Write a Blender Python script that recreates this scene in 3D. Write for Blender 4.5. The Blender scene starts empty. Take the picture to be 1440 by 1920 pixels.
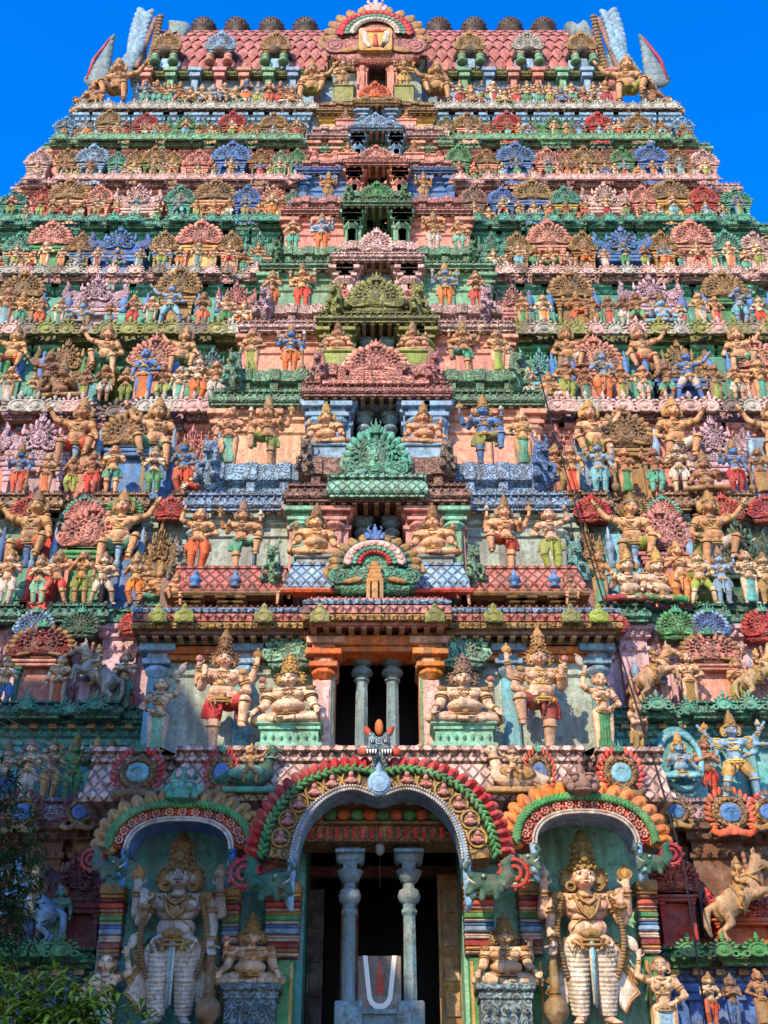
import bpy, math, random
from math import sin, cos, tan, pi, radians, sqrt, atan, atan2
from mathutils import Vector, Matrix, noise
random.seed(11)
SC = bpy.context.scene
COL = SC.collection

# ------------------------------------------------------------------ camera model
F = 2200.0; TH = radians(32); CAMZ = 1.6; CX = 707.0
def tane(py): return tan(TH + atan((960 - py) / F))
def Zr(py, Y): return CAMZ + Y * tane(py)                  # height of image row py at distance Y
def mpp(py, Y):                                            # metres per pixel, horizontally
    v = (960 - py) / F
    return Y / (cos(TH) - v * sin(TH)) / F
def X(px, py, Y): return (px - CX) * mpp(py, Y)
def ES(py):                                                # distance of the side facade's ledge
    te = tane(py); h = te * (19.2 - .3 * 6.6) / (1 - .3 * te); return 19.2 + .3 * (h - 6.6)
def EB(py):                                                # distance of the middle bay's ledge
    te = tane(py); h = te * (17 - .37 * 6.4) / (1 - .37 * te); return 17 + .37 * (h - 6.4)

# ------------------------------------------------------------------ materials
def lin(c):
    return tuple(((x / 255) / 12.92 if x / 255 <= .04045 else ((x / 255 + .055) / 1.055) ** 2.4) for x in c)
PAL = dict(
    skin=(222, 164, 116), pale=(226, 196, 160), brown=(166, 112, 76), tan=(204, 148, 96), fair=(228, 182, 146),
    ochre=(162, 122, 52), gold=(186, 138, 54), dgold=(134, 98, 42), sand=(190, 152, 104), shade_ash=(192, 184, 180),
    pink=(226, 142, 118), rose=(206, 128, 122), lav=(198, 160, 176), lpink=(222, 178, 170), peach=(232, 164, 126),
    red=(190, 48, 34), verm=(212, 76, 40), crimson=(150, 26, 34), maroon=(120, 44, 44),
    teal=(58, 162, 134), green=(66, 146, 84), brick=(178, 88, 76), tilepink=(186, 104, 92), lgreen=(104, 170, 128), mint=(112, 190, 160), dgreen=(24, 92, 66),
    olive=(132, 140, 54), lime=(140, 160, 40), blue=(70, 124, 188), lblue=(122, 172, 210), dblue=(36, 82, 160), sky=(96, 184, 204),
    orange=(222, 122, 24), yellow=(222, 172, 60), white=(206, 194, 178), grey=(142, 148, 144), lgrey=(178, 180, 168),
    bgrey=(112, 150, 160), stone=(128, 112, 98), brst=(148, 108, 92), wood=(120, 72, 36), dwood=(60, 42, 32), black=(14, 12, 12), kal=(28, 18, 16),
    face_white=(214, 206, 192), lips=(150, 40, 36), wall=(150, 172, 160), dirt=(70, 62, 54), aqua=(70, 170, 170))
WORD = dict(skin='tan', pale='cream', brown='brown', tan='ochre', fair='fair', ochre='ochre', gold='gold', dgold='dark gold', sand='sandy',
    pink='pink', rose='rose', lav='lavender', lpink='pale pink', peach='peach', red='red', verm='orange-red', crimson='crimson', maroon='maroon',
    teal='teal', green='green', lgreen='pale green', mint='mint', dgreen='dark green', olive='olive', lime='lime green', blue='blue', lblue='pale blue',
    dblue='deep blue', sky='sky blue', orange='orange', yellow='yellow', white='white', shade_ash='shade_ash-grey', grey='grey', lgrey='light grey', bgrey='blue-grey', stone='grey', brst='brown', aqua='turquoise')
_M = {}
def M(key, kind='plain', sc=1.0):
    k = (key, kind, sc)
    if k in _M: return _M[k]
    c = lin(PAL[key]); lu = .3*c[0]+.6*c[1]+.1*c[2]; f_ = .04 if key in ('skin', 'pale', 'brown', 'tan', 'fair', 'red', 'verm', 'orange', 'blue', 'green') else .14
    if key not in ('black', 'kal', 'lips', 'face_white'): c = tuple(a*(1-f_)+lu*b*f_ for a, b in zip(c, (1.15, 1.0, .84)))
    m = bpy.data.materials.new(f"{key}_{kind}"); m.use_nodes = True
    nt = m.node_tree; nd = nt.nodes; L = nt.links.new
    b = nd['Principled BSDF']; b.inputs['Roughness'].default_value = .62
    b.inputs['Specular IOR Level'].default_value = .3
    if key in ('black', 'kal', 'face_white', 'lips'):
        b.inputs['Base Color'].default_value = (*c, 1); _M[k] = m; return m
    geo = nd.new('ShaderNodeNewGeometry'); tc = nd.new('ShaderNodeTexCoord')
    def nz(scale, detail=4, vec=None, rough=.55):
        n = nd.new('ShaderNodeTexNoise'); n.inputs['Scale'].default_value = scale; n.inputs['Detail'].default_value = detail
        n.inputs['Roughness'].default_value = rough; L(vec or geo.outputs['Position'], n.inputs['Vector']); return n.outputs['Fac']
    def ramp(src, a, bb, v0=0, v1=1):
        r = nd.new('ShaderNodeMapRange'); r.inputs[1].default_value = a; r.inputs[2].default_value = bb
        r.inputs[3].default_value = v0; r.inputs[4].default_value = v1; L(src, r.inputs[0]); return r.outputs[0]
    def mix(fac, c1, c2, mode='MIX'):
        x = nd.new('ShaderNodeMix'); x.data_type = 'RGBA'; x.blend_type = mode
        for s, vv in ((0, fac), (6, c1), (7, c2)):
            if hasattr(vv, 'is_linked') or hasattr(vv, 'links'): L(vv, x.inputs[s])
            else: x.inputs[s].default_value = vv if s == 0 else (*vv, 1)
        return x.outputs[2]
    def math_(op, a, bb):
        x = nd.new('ShaderNodeMath'); x.operation = op
        for i, vv in enumerate((a, bb)):
            if hasattr(vv, 'links'): L(vv, x.inputs[i])
            else: x.inputs[i].default_value = vv
        return x.outputs[0]
    def mottle(src):
        r = nd.new('ShaderNodeValToRGB'); e = r.color_ramp.elements; e[0].position = .34; e[0].color = (.42, .33, .25, 1); e[1].position = .62; e[1].color = (1.14, 1.12, 1.1, 1)
        L(src, r.inputs[0]); return r.outputs[0]
    oi = nd.new('ShaderNodeObjectInfo')
    hs = nd.new('ShaderNodeHueSaturation'); hs.inputs['Color'].default_value = (*c, 1)
    L(ramp(oi.outputs['Random'], 0, 1, .8, 1.12), hs.inputs['Value'])
    L(ramp(math_('FRACT', math_('MULTIPLY', oi.outputs['Random'], 7.31), 0), 0, 1, .488, .512), hs.inputs['Hue'])
    col = hs.outputs['Color']
    # faded paint
    fade = ramp(nz(3.1, 3), .45, .66, 0, .40)
    col = mix(fade, col, tuple(.55 * x + .45 * y for x, y in zip(c, (.56, .48, .38))))
    bump_in = nz(22, 3)
    if kind in ('carved', 'lattice', 'tile', 'band'):
        if kind == 'carved':
            vo = nd.new('ShaderNodeTexVoronoi'); vo.feature = 'DISTANCE_TO_EDGE'; vo.inputs['Scale'].default_value = 7.5 * sc
            vo.inputs['Randomness'].default_value = .8
            L(geo.outputs['Position'], vo.inputs['Vector']); vo.feature = 'SMOOTH_F1'; vo.inputs['Smoothness'].default_value = .35
            pat = ramp(math_('SINE', math_('MULTIPLY', vo.outputs['Distance'], 17.0), 0), -.75, .55)
            vo2 = nd.new('ShaderNodeTexVoronoi'); vo2.inputs['Scale'].default_value = 16 * sc; L(geo.outputs['Position'], vo2.inputs['Vector'])
            hi = ramp(vo2.outputs['Distance'], .5, .1)
            pat = math_('ADD', math_('MULTIPLY', pat, .7), math_('MULTIPLY', hi, .3))
        else:
            sp = nd.new('ShaderNodeSeparateXYZ'); L(geo.outputs['Position'], sp.inputs[0])
            a = math_('MULTIPLY', sp.outputs[0], 5.2 * sc); z = math_('MULTIPLY', sp.outputs[2], (4.2 if kind != 'tile' else 3.2) * sc)
            u = math_('FRACT', math_('ADD', a, z), 0); w = math_('FRACT', math_('SUBTRACT', a, z), 0)
            f1 = math_('ABSOLUTE', math_('SUBTRACT', u, .5), 0); f2 = math_('ABSOLUTE', math_('SUBTRACT', w, .5), 0)
            pat = ramp(math_('MAXIMUM', f1, f2), .47, .34)
        dark = tuple(x * .34 for x in c); lite = tuple(min(.85, x * 1.1 + .10) for x in c)
        g = mix(.5, dark, (.10, .075, .05))
        col = mix(ramp(pat, 0, .5, .12 if kind == 'carved' else .3, 1), g, col)  # groove colour: painted outlines, darkened further as crevice shade
        col = mix(ramp(pat, .72, 1, 0, .4), col, lite)
        bump_in = math_('ADD', math_('MULTIPLY', bump_in, .25), pat)
    # grime: streaks and blotches
    mp = nd.new('ShaderNodeMapping'); mp.inputs['Scale'].default_value = (3.2, 3.2, .55); L(geo.outputs['Position'], mp.inputs['Vector'])
    st = nz(1.6, 4, mp.outputs[0], .62); bl = nz(6.5, 5, None, .72)
    col = mix(1.0, col, mottle(bl), 'MULTIPLY')
    g1 = ramp(math_('MULTIPLY', st, bl), .235, .36, 0, .84 if kind != 'plain' else .70)
    col = mix(g1, col, (.085, .066, .05))
    sp_ = ramp(nz(17, 2), .60, .70, 0, .6)
    col = mix(sp_, col, (.10, .075, .055))
    L(col, b.inputs['Base Color'])
    bp = nd.new('ShaderNodeBump'); bp.inputs['Strength'].default_value = .9 if kind != 'plain' else .55
    bp.inputs['Distance'].default_value = .035 if kind != 'plain' else .03
    L(bump_in, bp.inputs['Height']); L(bp.outputs[0], b.inputs['Normal'])
    L(ramp(bl, .3, .7, .5, .85), b.inputs['Roughness'])
    _M[k] = m; return m

# ------------------------------------------------------------------ mesh builder
def frame(d):
    d = Vector(d).normalized(); a = Vector((0, 0, 1)) if abs(d.z) < .9 else Vector((1, 0, 0))
    u = d.cross(a).normalized(); return u, d.cross(u).normalized(), d
class MB:
    def __init__(s): s.v = []; s.f = []; s.m = []; s.mats = []
    def add(s, vs, fs, m=0):
        o = len(s.v); s.v += [tuple(p) for p in vs]; s.f += [tuple(i + o for i in q) for q in fs]; s.m += [m] * len(fs)
    def box(s, x0, x1, y0, y1, z0, z1, m=0, c=0.0):
        if c <= 0:
            s.add([(x0,y0,z0),(x1,y0,z0),(x1,y1,z0),(x0,y1,z0),(x0,y0,z1),(x1,y0,z1),(x1,y1,z1),(x0,y1,z1)],
              [(0,3,2,1),(4,5,6,7),(0,1,5,4),(1,2,6,5),(2,3,7,6),(3,0,4,7)], m)
        else:   # chamfered on the vertical and top/bottom front edges
            pts = [(x0,y1),(x0,y0+c),(x0+c,y0),(x1-c,y0),(x1,y0+c),(x1,y1)]
            pin = [(x0+c,y1),(x0+c,y0+c),(x0+c,y0+c),(x1-c,y0+c),(x1-c,y0+c),(x1-c,y1)]
            rows = [[(p[0],p[1],z0) for p in pin],[(p[0],p[1],z0+c) for p in pts],[(p[0],p[1],z1-c) for p in pts],[(p[0],p[1],z1) for p in pin]]
            vs = sum(rows, []); fs = [(r*6+i, r*6+(i+1)%6, r*6+6+(i+1)%6, r*6+6+i) for r in range(3) for i in range(6)]
            s.add(vs, fs + [(5,4,3,2,1,0),(18,19,20,21,22,23)], m)
    def ell(s, c, r, rot=None, n=10, k=6, m=0):
        vs = [(0, 0, -1)]
        for i in range(1, k):
            a = -pi/2 + pi*i/k
            vs += [(cos(a)*cos(2*pi*j/n), cos(a)*sin(2*pi*j/n), sin(a)) for j in range(n)]
        vs.append((0, 0, 1)); fs = [(0, 1+(j+1)%n, 1+j) for j in range(n)]
        for i in range(k-2):
            fs += [(1+i*n+j, 1+i*n+(j+1)%n, 1+(i+1)*n+(j+1)%n, 1+(i+1)*n+j) for j in range(n)]
        e = 1+(k-2)*n; fs += [(e+j, e+(j+1)%n, len(vs)-1) for j in range(n)]
        r = (r, r, r) if isinstance(r, (int, float)) else r
        out = []
        for p in vs:
            q = Vector((p[0]*r[0], p[1]*r[1], p[2]*r[2]))
            if rot is not None: q = rot @ q
            out.append((q.x+c[0], q.y+c[1], q.z+c[2]))
        s.add(out, fs, m)
    def cap(s, a, b, r0, r1, n=9, m=0):
        a = Vector(a); b = Vector(b); u, w, d = frame(b - a)
        rings = [(a - d*r0*.9, r0*.35), (a - d*r0*.5, r0*.85), (a, r0), (b, r1), (b + d*r1*.5, r1*.85), (b + d*r1*.9, r1*.35)]
        vs = []
        for c, r in rings: vs += [c + (u*cos(2*pi*j/n) + w*sin(2*pi*j/n))*r for j in range(n)]
        fs = [(i*n+j, i*n+(j+1)%n, (i+1)*n+(j+1)%n, (i+1)*n+j) for i in range(5) for j in range(n)]
        s.add(vs, fs + [tuple(range(n))[::-1], tuple(range(5*n, 6*n))], m)
    def tube(s, pts, r, n=6, m=0):
        vs = []; N = len(pts); rr = r if isinstance(r, (list, tuple)) else [r]*N
        for i, p in enumerate(pts):
            d = Vector(pts[min(i+1, N-1)]) - Vector(pts[max(i-1, 0)]); u, w, _ = frame(d)
            vs += [Vector(p) + (u*cos(2*pi*j/n) + w*sin(2*pi*j/n))*rr[i] for j in range(n)]
        fs = [(i*n+j, i*n+(j+1)%n, (i+1)*n+(j+1)%n, (i+1)*n+j) for i in range(N-1) for j in range(n)]
        s.add(vs, fs + [tuple(range(n))[::-1], tuple(range((N-1)*n, N*n))], m)
    def ring(s, c, R, r, axis=(0, 0, 1), n=14, k=5, a0=0, a1=2*pi, sx=1, sy=1, m=0):
        u, w, d = frame(axis); full = abs(a1-a0-2*pi) < 1e-3; N = n if full else n+1; vs = []
        c = Vector(c)
        for i in range(N):
            a = a0 + (a1-a0)*i/n; q = u*cos(a)*sx + w*sin(a)*sy; o = c + q*R; qn = q.normalized()
            vs += [o + (qn*cos(2*pi*j/k) + d*sin(2*pi*j/k))*r for j in range(k)]
        fs = [(i*k+j, ((i+1)%N)*k+j, ((i+1)%N)*k+(j+1)%k, i*k+(j+1)%k) for i in range(n) for j in range(k)]
        s.add(vs, fs, m)
    def lathe(s, prof, c=(0, 0, 0), n=12, m=0, sx=1, sy=1, ph=0):
        vs = []
        for r, z in prof: vs += [(c[0]+r*cos(2*pi*j/n+ph)*sx, c[1]+r*sin(2*pi*j/n+ph)*sy, c[2]+z) for j in range(n)]
        N = len(prof); fs = [(i*n+j, i*n+(j+1)%n, (i+1)*n+(j+1)%n, (i+1)*n+j) for i in range(N-1) for j in range(n)]
        s.add(vs, fs + [tuple(range(n))[::-1], tuple(range((N-1)*n, N*n))], m)
    def loft(s, plan, prof, m=0):                # moulding: plan (x,y) left to right, profile (out,z)
        P = [Vector(p) for p in plan]; N = len(P); nn = []
        for i in range(N-1):
            d = (P[i+1]-P[i]).normalized(); nn.append(Vector((d.y, -d.x)))
        vs = []; lo = min(p.x for p in P); hi = max(p.x for p in P)
        cl = abs(nn[0].x) > .7; cr = abs(nn[-1].x) > .7
        for i in range(N):
            a = nn[max(i-1, 0)]; b = nn[min(i, N-2)]; q = (a+b) / max(.3, 1+a.dot(b)); end = (i == 0 and cl) or (i == N-1 and cr)
            for o, z in prof:
                if o < -.22:      # deep inward edges go straight back so that steps do not cross
                    x = P[i].x
                    if cl: x = max(x, lo-o)
                    if cr: x = min(x, hi+o)
                    vs.append((x, P[i].y if end else P[i].y-o, z))
                else: vs.append((P[i].x+q.x*o, P[i].y+q.y*o, z))
        K = len(prof)
        s.add(vs, [(i*K+j, (i+1)*K+j, (i+1)*K+j+1, i*K+j+1) for i in range(N-1) for j in range(K-1)], m)
    def plate(s, out, y0, y1, m=0, c=.0):        # outline in x,z, thickness y0 (front) .. y1 (back), front edge chamfered by c
        n = len(out); cx = sum(p[0] for p in out)/n; cz = sum(p[1] for p in out)/n
        inn = []
        for x, z in out:
            d = Vector((cx-x, cz-z)); l = d.length; d = d/l*min(c, l*.5) if l > 0 else d; inn.append((x+d.x, z+d.y))
        vs = [(x, y0, z) for x, z in inn] + [(x, y0+c, z) for x, z in out] + [(x, y1, z) for x, z in out]
        fs = [(i+n*r, (i+1)%n+n*r, (i+1)%n+n*(r+1), i+n*(r+1)) for r in range(2) for i in range(n)]
        s.add(vs, fs + [tuple(range(n))[::-1], tuple(range(2*n, 3*n))], m)
    def mesh(s, name, smooth=True, mats=()):
        me = bpy.data.meshes.new(name); me.from_pydata(s.v, [], s.f); me.polygons.foreach_set('material_index', s.m)
        me.polygons.foreach_set('use_smooth', [smooth]*len(s.f))
        for x in (mats or (None,)): me.materials.append(x)
        me.update(); fix_normals(me); return me
def fix_normals(me):
    import bmesh
    bm = bmesh.new(); bm.from_mesh(me); bmesh.ops.recalc_face_normals(bm, faces=bm.faces); bm.to_mesh(me); bm.free()
def sharp(me, ang=38):
    me.set_sharp_from_angle(angle=radians(ang)); return me
def remesh(mb, name, vox, sm=2, mats=()):
    me = mb.mesh(name+'_src'); o = bpy.data.objects.new('tmp', me); COL.objects.link(o)
    r = o.modifiers.new('r', 'REMESH'); r.mode = 'VOXEL'; r.voxel_size = vox; r.use_smooth_shade = True
    if sm: q = o.modifiers.new('s', 'SMOOTH'); q.factor = .5; q.iterations = sm
    dg = bpy.context.evaluated_depsgraph_get(); out = bpy.data.meshes.new_from_object(o.evaluated_get(dg)); out.name = name
    bpy.data.objects.remove(o); bpy.data.meshes.remove(me)
    out.materials.clear()
    for x in (mats or (None,)): out.materials.append(x)
    out.polygons.foreach_set('use_smooth', [True]*len(out.polygons))
    return out

# ------------------------------------------------------------------ scene objects
def tag(o, label=None, cat=None, group=None, kind=None):
    if label: o['label'] = label
    if cat: o['category'] = cat
    if group: o['group'] = group
    if kind: o['kind'] = kind
    return o
def empty(name, loc=(0, 0, 0)):
    o = bpy.data.objects.new(name, None); o.location = loc; o.empty_display_size = .2; COL.objects.link(o); return o
def part(name, me, parent=None, mats=None, loc=None, label=None):
    o = bpy.data.objects.new(name, me); COL.objects.link(o)
    if parent: o.parent = parent
    if loc: o.location = loc
    if mats:
        for i, x in enumerate(mats):
            o.material_slots[i].link = 'OBJECT'; o.material_slots[i].material = x
    if label: o['label'] = label
    return o
class Proto:                                       # meshes of a thing's parts, and its size
    def __init__(s, parts, subs=None):
        s.parts = parts; s.subs = subs or {}      # parts: list of (name, mesh, matkey, kind)
        zs = [v.co for _, me, *_ in parts for v in me.vertices]
        s.z0 = min(v.z for v in zs); s.z1 = max(v.z for v in zs); s.x0 = min(v.x for v in zs); s.x1 = max(v.x for v in zs)
        s.h = s.z1 - s.z0; s.w = s.x1 - s.x0
def spawn(P, name, loc, sc, label, cat, group=None, cols=None, mirror=False, rz=0, rx=0):
    r = empty(name, loc); sc = (sc, sc, sc) if isinstance(sc, (int, float)) else sc
    r.scale = (-sc[0] if mirror else sc[0], sc[1], sc[2]); r.rotation_euler = (rx, 0, rz)
    tag(r, label, cat, group); made = {}
    for nm, me, key, kind in P.parts:
        k = (cols or {}).get(nm, key)
        if k is None: continue
        ms = [M(k, kind)] if isinstance(k, str) else None
        par = made.get(P.subs.get(nm)) if nm in P.subs else None
        o = part(nm, me, par or r, ms); made.setdefault(nm, o)
    return r
# ------------------------------------------------------------------ figures (unit: standing height 1, facing -y)
HSC = 1.13
LEGS = {   # (hip, knee, ankle, toe) right (+x) and left
 'stand': (((.062,0,.50),(.075,-.02,.27),(.07,0,.05),(.10,-.085,.018)), ((-.062,0,.50),(-.075,-.02,.27),(-.07,0,.05),(-.10,-.085,.018))),
 'bent':  (((.062,0,.50),(.10,-.06,.28),(.05,-.01,.05),(.09,-.09,.018)), ((-.062,0,.50),(-.07,-.02,.27),(-.075,0,.05),(-.12,-.08,.018))),
 'stride':(((.062,0,.48),(.17,-.05,.28),(.19,0,.05),(.25,-.06,.018)), ((-.062,0,.48),(-.12,-.04,.27),(-.17,0,.05),(-.22,-.07,.018))),
 'raise': (((.062,0,.50),(.21,-.10,.50),(.19,-.10,.27),(.21,-.18,.23)), ((-.062,0,.50),(-.06,-.03,.27),(-.055,0,.05),(-.07,-.09,.018))),
 'cross': (((.07,0,.49),(.27,-.09,.455),(.05,-.17,.425),(-.04,-.185,.42)), ((-.07,0,.49),(-.27,-.09,.455),(-.05,-.15,.44),(.04,-.20,.44))),
 'lalita':(((.07,0,.49),(.15,-.20,.49),(.16,-.21,.24),(.18,-.28,.20)), ((-.07,0,.49),(-.27,-.09,.46),(-.05,-.17,.425),(.03,-.19,.42))),
 'squat': (((.07,0,.48),(.22,-.17,.60),(.19,-.08,.38),(.22,-.16,.36)), ((-.07,0,.48),(-.27,-.12,.50),(-.24,-.14,.38),(-.30,-.20,.36))),
 'sit':   (((.07,0,.49),(.13,-.20,.50),(.12,-.20,.25),(.14,-.28,.22)), ((-.07,0,.49),(-.13,-.20,.50),(-.12,-.20,.25),(-.14,-.28,.22))),
 'ride':  (((.07,0,.49),(.14,-.14,.40),(.13,-.06,.20),(.15,-.13,.17)), ((-.07,0,.49),(-.14,-.14,.40),(-.13,-.06,.20),(-.15,-.13,.17))),
 'giant': (((.07,0,.49),(.19,-.15,.54),(.13,-.15,.33),(.16,-.22,.30)), ((-.07,0,.49),(-.13,-.17,.47),(-.15,-.16,.16),(-.17,-.23,.12))),
}
SEATZ = {'cross': .40, 'lalita': .40, 'squat': .34, 'sit': .40, 'ride': .40, 'giant': .40}
ARMS = {   # elbow, hand, palm direction
 'down': ((.175,.005,.63),(.18,-.04,.50)), 'hip': ((.225,.02,.63),(.115,-.07,.57)), 'namas': ((.165,-.05,.635),(.022,-.14,.70)),
 'abhaya': ((.19,-.02,.64),(.165,-.13,.74)), 'up': ((.235,-.01,.84),(.20,-.03,1.02)), 'bup': ((.225,.03,.70),(.225,-.03,.86)),
 'wide': ((.25,.01,.74),(.30,-.04,.90)), 'out': ((.235,0,.73),(.36,-.03,.72)), 'knee': ((.20,-.04,.62),(.25,-.15,.54)),
 'belly': ((.20,-.02,.63),(.06,-.14,.60)), 'fluteL': ((.17,-.07,.70),(.07,-.14,.835)), 'fluteR': ((.20,-.06,.72),(.20,-.12,.83)),
 'club': ((.19,-.0,.62),(.20,-.09,.48)), 'upout': ((.26,0,.83),(.36,-.03,.98)), 'chest': ((.18,-.04,.65),(.08,-.14,.72)), 'low': ((.21,0,.62),(.28,-.08,.50)),
 'rein': ((.15,-.08,.65),(.08,-.20,.62)),
}
def hand(B, w, d, side, r=.021, fingers=False):
    w = Vector(w); d = Vector(d).normalized(); c = w + d*.03
    if not fingers:
        B.ell(c, (r*1.15, r*.8, r*1.5), None, 8, 6); return
    u = d.cross(Vector((0, -1, 0))); u = (u if u.length > .2 else Vector((1, 0, 0))).normalized(); nrm = u.cross(d).normalized()
    rot = Matrix((u, nrm, d)).transposed(); B.ell(c, (.025, .013, .032), rot, 10, 8)
    for k, (off, ln) in enumerate(((-.0185, .034), (-.006, .042), (.0065, .039), (.018, .028))):
        a = w + d*.052 + u*off; b = a + d*ln*.55 + nrm*.004; e = b + d*ln*.4 - nrm*.012
        B.cap(a, b, .0072, .0066, 7); B.cap(b, e, .0066, .0054, 7)
    a = w + d*.018 + u*.022*(-side); b = a + (u*-side*.9 + d*.7).normalized()*.028; B.cap(a, b, .0085, .0075, 7); B.cap(b, b + d*.018, .0075, .006, 7)
def make_fig(name, legs='stand', arms=(('hip', 1), ('hip', -1)), belly=0, female=False, garment='dhoti', crown='tall', lod=1,
             tilt=0, bulk=1.0, items=(), cols=None, beard=False, headtilt=0):
    vox = {0: .019, 1: .0125, 2: .0072}[lod]; dz = -SEATZ.get(legs, 0); fine = lod == 2
    B = MB(); G = MB(); J = MB(); K = MB(); I = MB()
    def T(p): return (p[0], p[1], p[2]+dz)
    b = bulk; sh = .138*(.88 if female else 1)*b
    L = [[T(p) for p in l] for l in LEGS[legs]]
    # torso
    B.ell(T((0, .005, .52)), (.098*b, .07*b, .07)); B.cap(T((0, 0, .55)), T((0, 0, .66)), (.066 if female else .076)*b, .082*b, 12)
    B.ell(T((0, .005, .725)), (.120*b, .074*b, .09)); B.cap(T((-sh*.8, .01, .785)), T((sh*.8, .01, .785)), .045*b, .045*b)
    if belly: B.ell(T((0, -.035*belly, .60)), (.095*b+.02*belly, .07*b+.025*belly, .085), None, 14, 8)
    for s in (-1, 1):
        if female: B.ell(T((s*.05, -.062, .725)), (.038, .036, .038))
        else: B.ell(T((s*.054*b, -.048*b, .738)), (.056*b, .034*b, .044))
    # neck and head
    hx = headtilt; H = T((hx, -.012, .935)); hb0 = len(B.v)
    B.cap(T((0, .0, .81)), T((hx*.7, -.005, .88)), .036, .034); B.ell(H, (.060, .066, .078), None, 14, 10); B.ell((H[0], H[1]-.02, H[2]-.035), (.046, .045, .045), None, 12, 8)
    if lod:
        B.ell((H[0], H[1]-.066, H[2]-.012), (.010, .017, .020)); B.ell((H[0], H[1]-.058, H[2]-.052), (.020, .015, .012))
        for s in (-1, 1):
            B.ell((H[0]+s*.06, H[1]+.01, H[2]-.012), (.012, .014, .030)); B.ell((H[0]+s*.03, H[1]-.045, H[2]-.03), (.022, .018, .022))
    B.v[hb0+54:] = [tuple(H[j]+(v[j]-H[j])*HSC for j in range(3)) for v in B.v[hb0+54:]]
    # legs
    for i, (h, k, a, t) in enumerate(L):
        B.cap(h, k, .070*b, .048*b, 12); B.cap(k, a, .047*b, .030*b, 12); m = [(k[j]*.65+a[j]*.35) for j in range(3)]
        B.ell((m[0], m[1]+.012, m[2]), (.040*b, .042*b, .07)); B.cap(a, t, .026, .019)
        if fine:
            for q in range(5): B.ell((t[0]+(q-2)*.011, t[1]-.018, t[2]-.003), (.008, .014, .008))
    # arms
    hands = []
    for nm, s in arms:
        e, w = ARMS[nm]; back = .03 if nm in ('bup', 'wide', 'upout') and len(arms) > 2 else 0
        S = T((s*sh, .01+back, .785)); E = T((s*e[0], e[1]+back*.6, e[2])); W = T((s*w[0], w[1], w[2]))
        if nm == 'up' or nm == 'upout': B.ell(S, (.042, .04, .045))
        B.cap(S, E, .045*b, .034*b, 10); B.cap(E, W, .035*b, .023, 10); d = Vector(W)-Vector(E)
        if nm in ('abhaya', 'bup', 'wide'): d = Vector((0, -.1, 1))
        if nm == 'knee' or nm == 'club': d = Vector((s*.15, -.5, -.6))
        hand(B, W, d, s, .021, fine); hands.append((W, s, nm))
        d = (Vector(E)-Vector(S)); J.ring(Vector(S)+d*.55, .042*b, .009, d, 12, 5); J.ring(Vector(S)+d*.40, .044*b, .008, d, 12, 5)
        d = (Vector(W)-Vector(E)); J.ring(Vector(E)+d*.86, .028, .008, d, 10, 5); J.ring(Vector(E)+d*.72, .031, .006, d, 10, 4)
    # jewellery
    J.ring(T((0, -.002, .815)), .052*b, .009, (0, -.35, 1), 16, 5, sx=1.15); J.ring(T((0, -.03*b, .785)), .066*b, .008, (0, -.9, 1), 16, 5, sx=1.1)
    J.ring(T((0, -.045*b, .745)), .075*b, .007, (0, -2.2, 1), 18, 5, sx=.85, sy=1.1); J.ell(T((0, -.085*b, .665)), (.02, .012, .026))
    J.ring(T((0, -.01, .655)), .083*b+.012*belly, .007, (0, -.1, 1), 16, 4, sy=.9)
    J.ring(T((0, .0, .535)), .098*b+.01*belly, .013, (0, -.25, 1), 18, 5, sy=.85); J.ell(T((0, -.085*b-.02*belly, .525)), (.03, .014, .028))
    J.tube([T((-.10*b, -.03, .80)), T((-.04, -.085*b, .74)), T((.03, -.09*b, .66)), T((.085*b, -.05, .58))], .0075, 5); J.ring(T((0, -.003, .50)), .112*b, .010, (0, -.2, 1), 18, 4, sy=.82)
    for q in range(7): a_ = pi+pi*(q+.5)/7; J.ell(T((cos(a_)*.112*b, sin(a_)*.092*b, .505)), (.014, .012, .02), None, 6, 4)
    for s in (-1, 1):
        J.ring((H[0]+s*.078, H[1]-.0, H[2]-.056), .022, .008, (s*.5, 1, 0), 10, 5)
        K.ell((H[0]+s*.078, H[1]+.028, H[2]-.005), (.034, .022, .062)); K.ell((H[0]+s*.05, H[1]+.03, H[2]+.04), (.035, .03, .04))
        J.ell(T((s*sh*1.05, -.0, .825)), (.038*b, .034*b, .018))
        h, k, a, t = L[0 if s > 0 else 1]
        if garment != 'sari': d = Vector(a)-Vector(k); J.ring(Vector(k)+d*.9, .037, .009, d, 10, 4); J.ring(Vector(k)+d*.05, .052*b, .008, d, 12, 4)
    # headdress
    cz = H[2]
    if crown == 'tall':
        K.lathe([(.066, .025), (.07, .045), (.060, .055), (.058, .085), (.064, .095), (.054, .105), (.05, .135), (.055, .145), (.042, .155), (.036, .18), (.04, .188), (.022, .20), (.014, .222), (.019, .23), (.004, .25)], (H[0], H[1]+.004, cz), 14)
        K.ell((H[0], H[1]-.058, cz+.07), (.022, .014, .026))
    elif crown == 'cyl':
        K.lathe([(.064, .02), (.066, .035), (.058, .045), (.05, .09), (.055, .10), (.055, .112), (.046, .12), (.047, .16), (.056, .175), (.054, .19), (.04, .20), (.03, .235), (.018, .245), (.02, .26), (.004, .275)], (H[0], H[1]+.004, cz), 16)
        K.ell((H[0], H[1]-.062, cz+.10), (.024, .014, .034))
    elif crown == 'low':
        K.lathe([(.064, .02), (.069, .04), (.058, .048), (.063, .062), (.05, .072), (.053, .088), (.038, .098), (.041, .112), (.022, .124), (.026, .14), (.004, .16)], (H[0], H[1]+.004, cz), 12)
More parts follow.
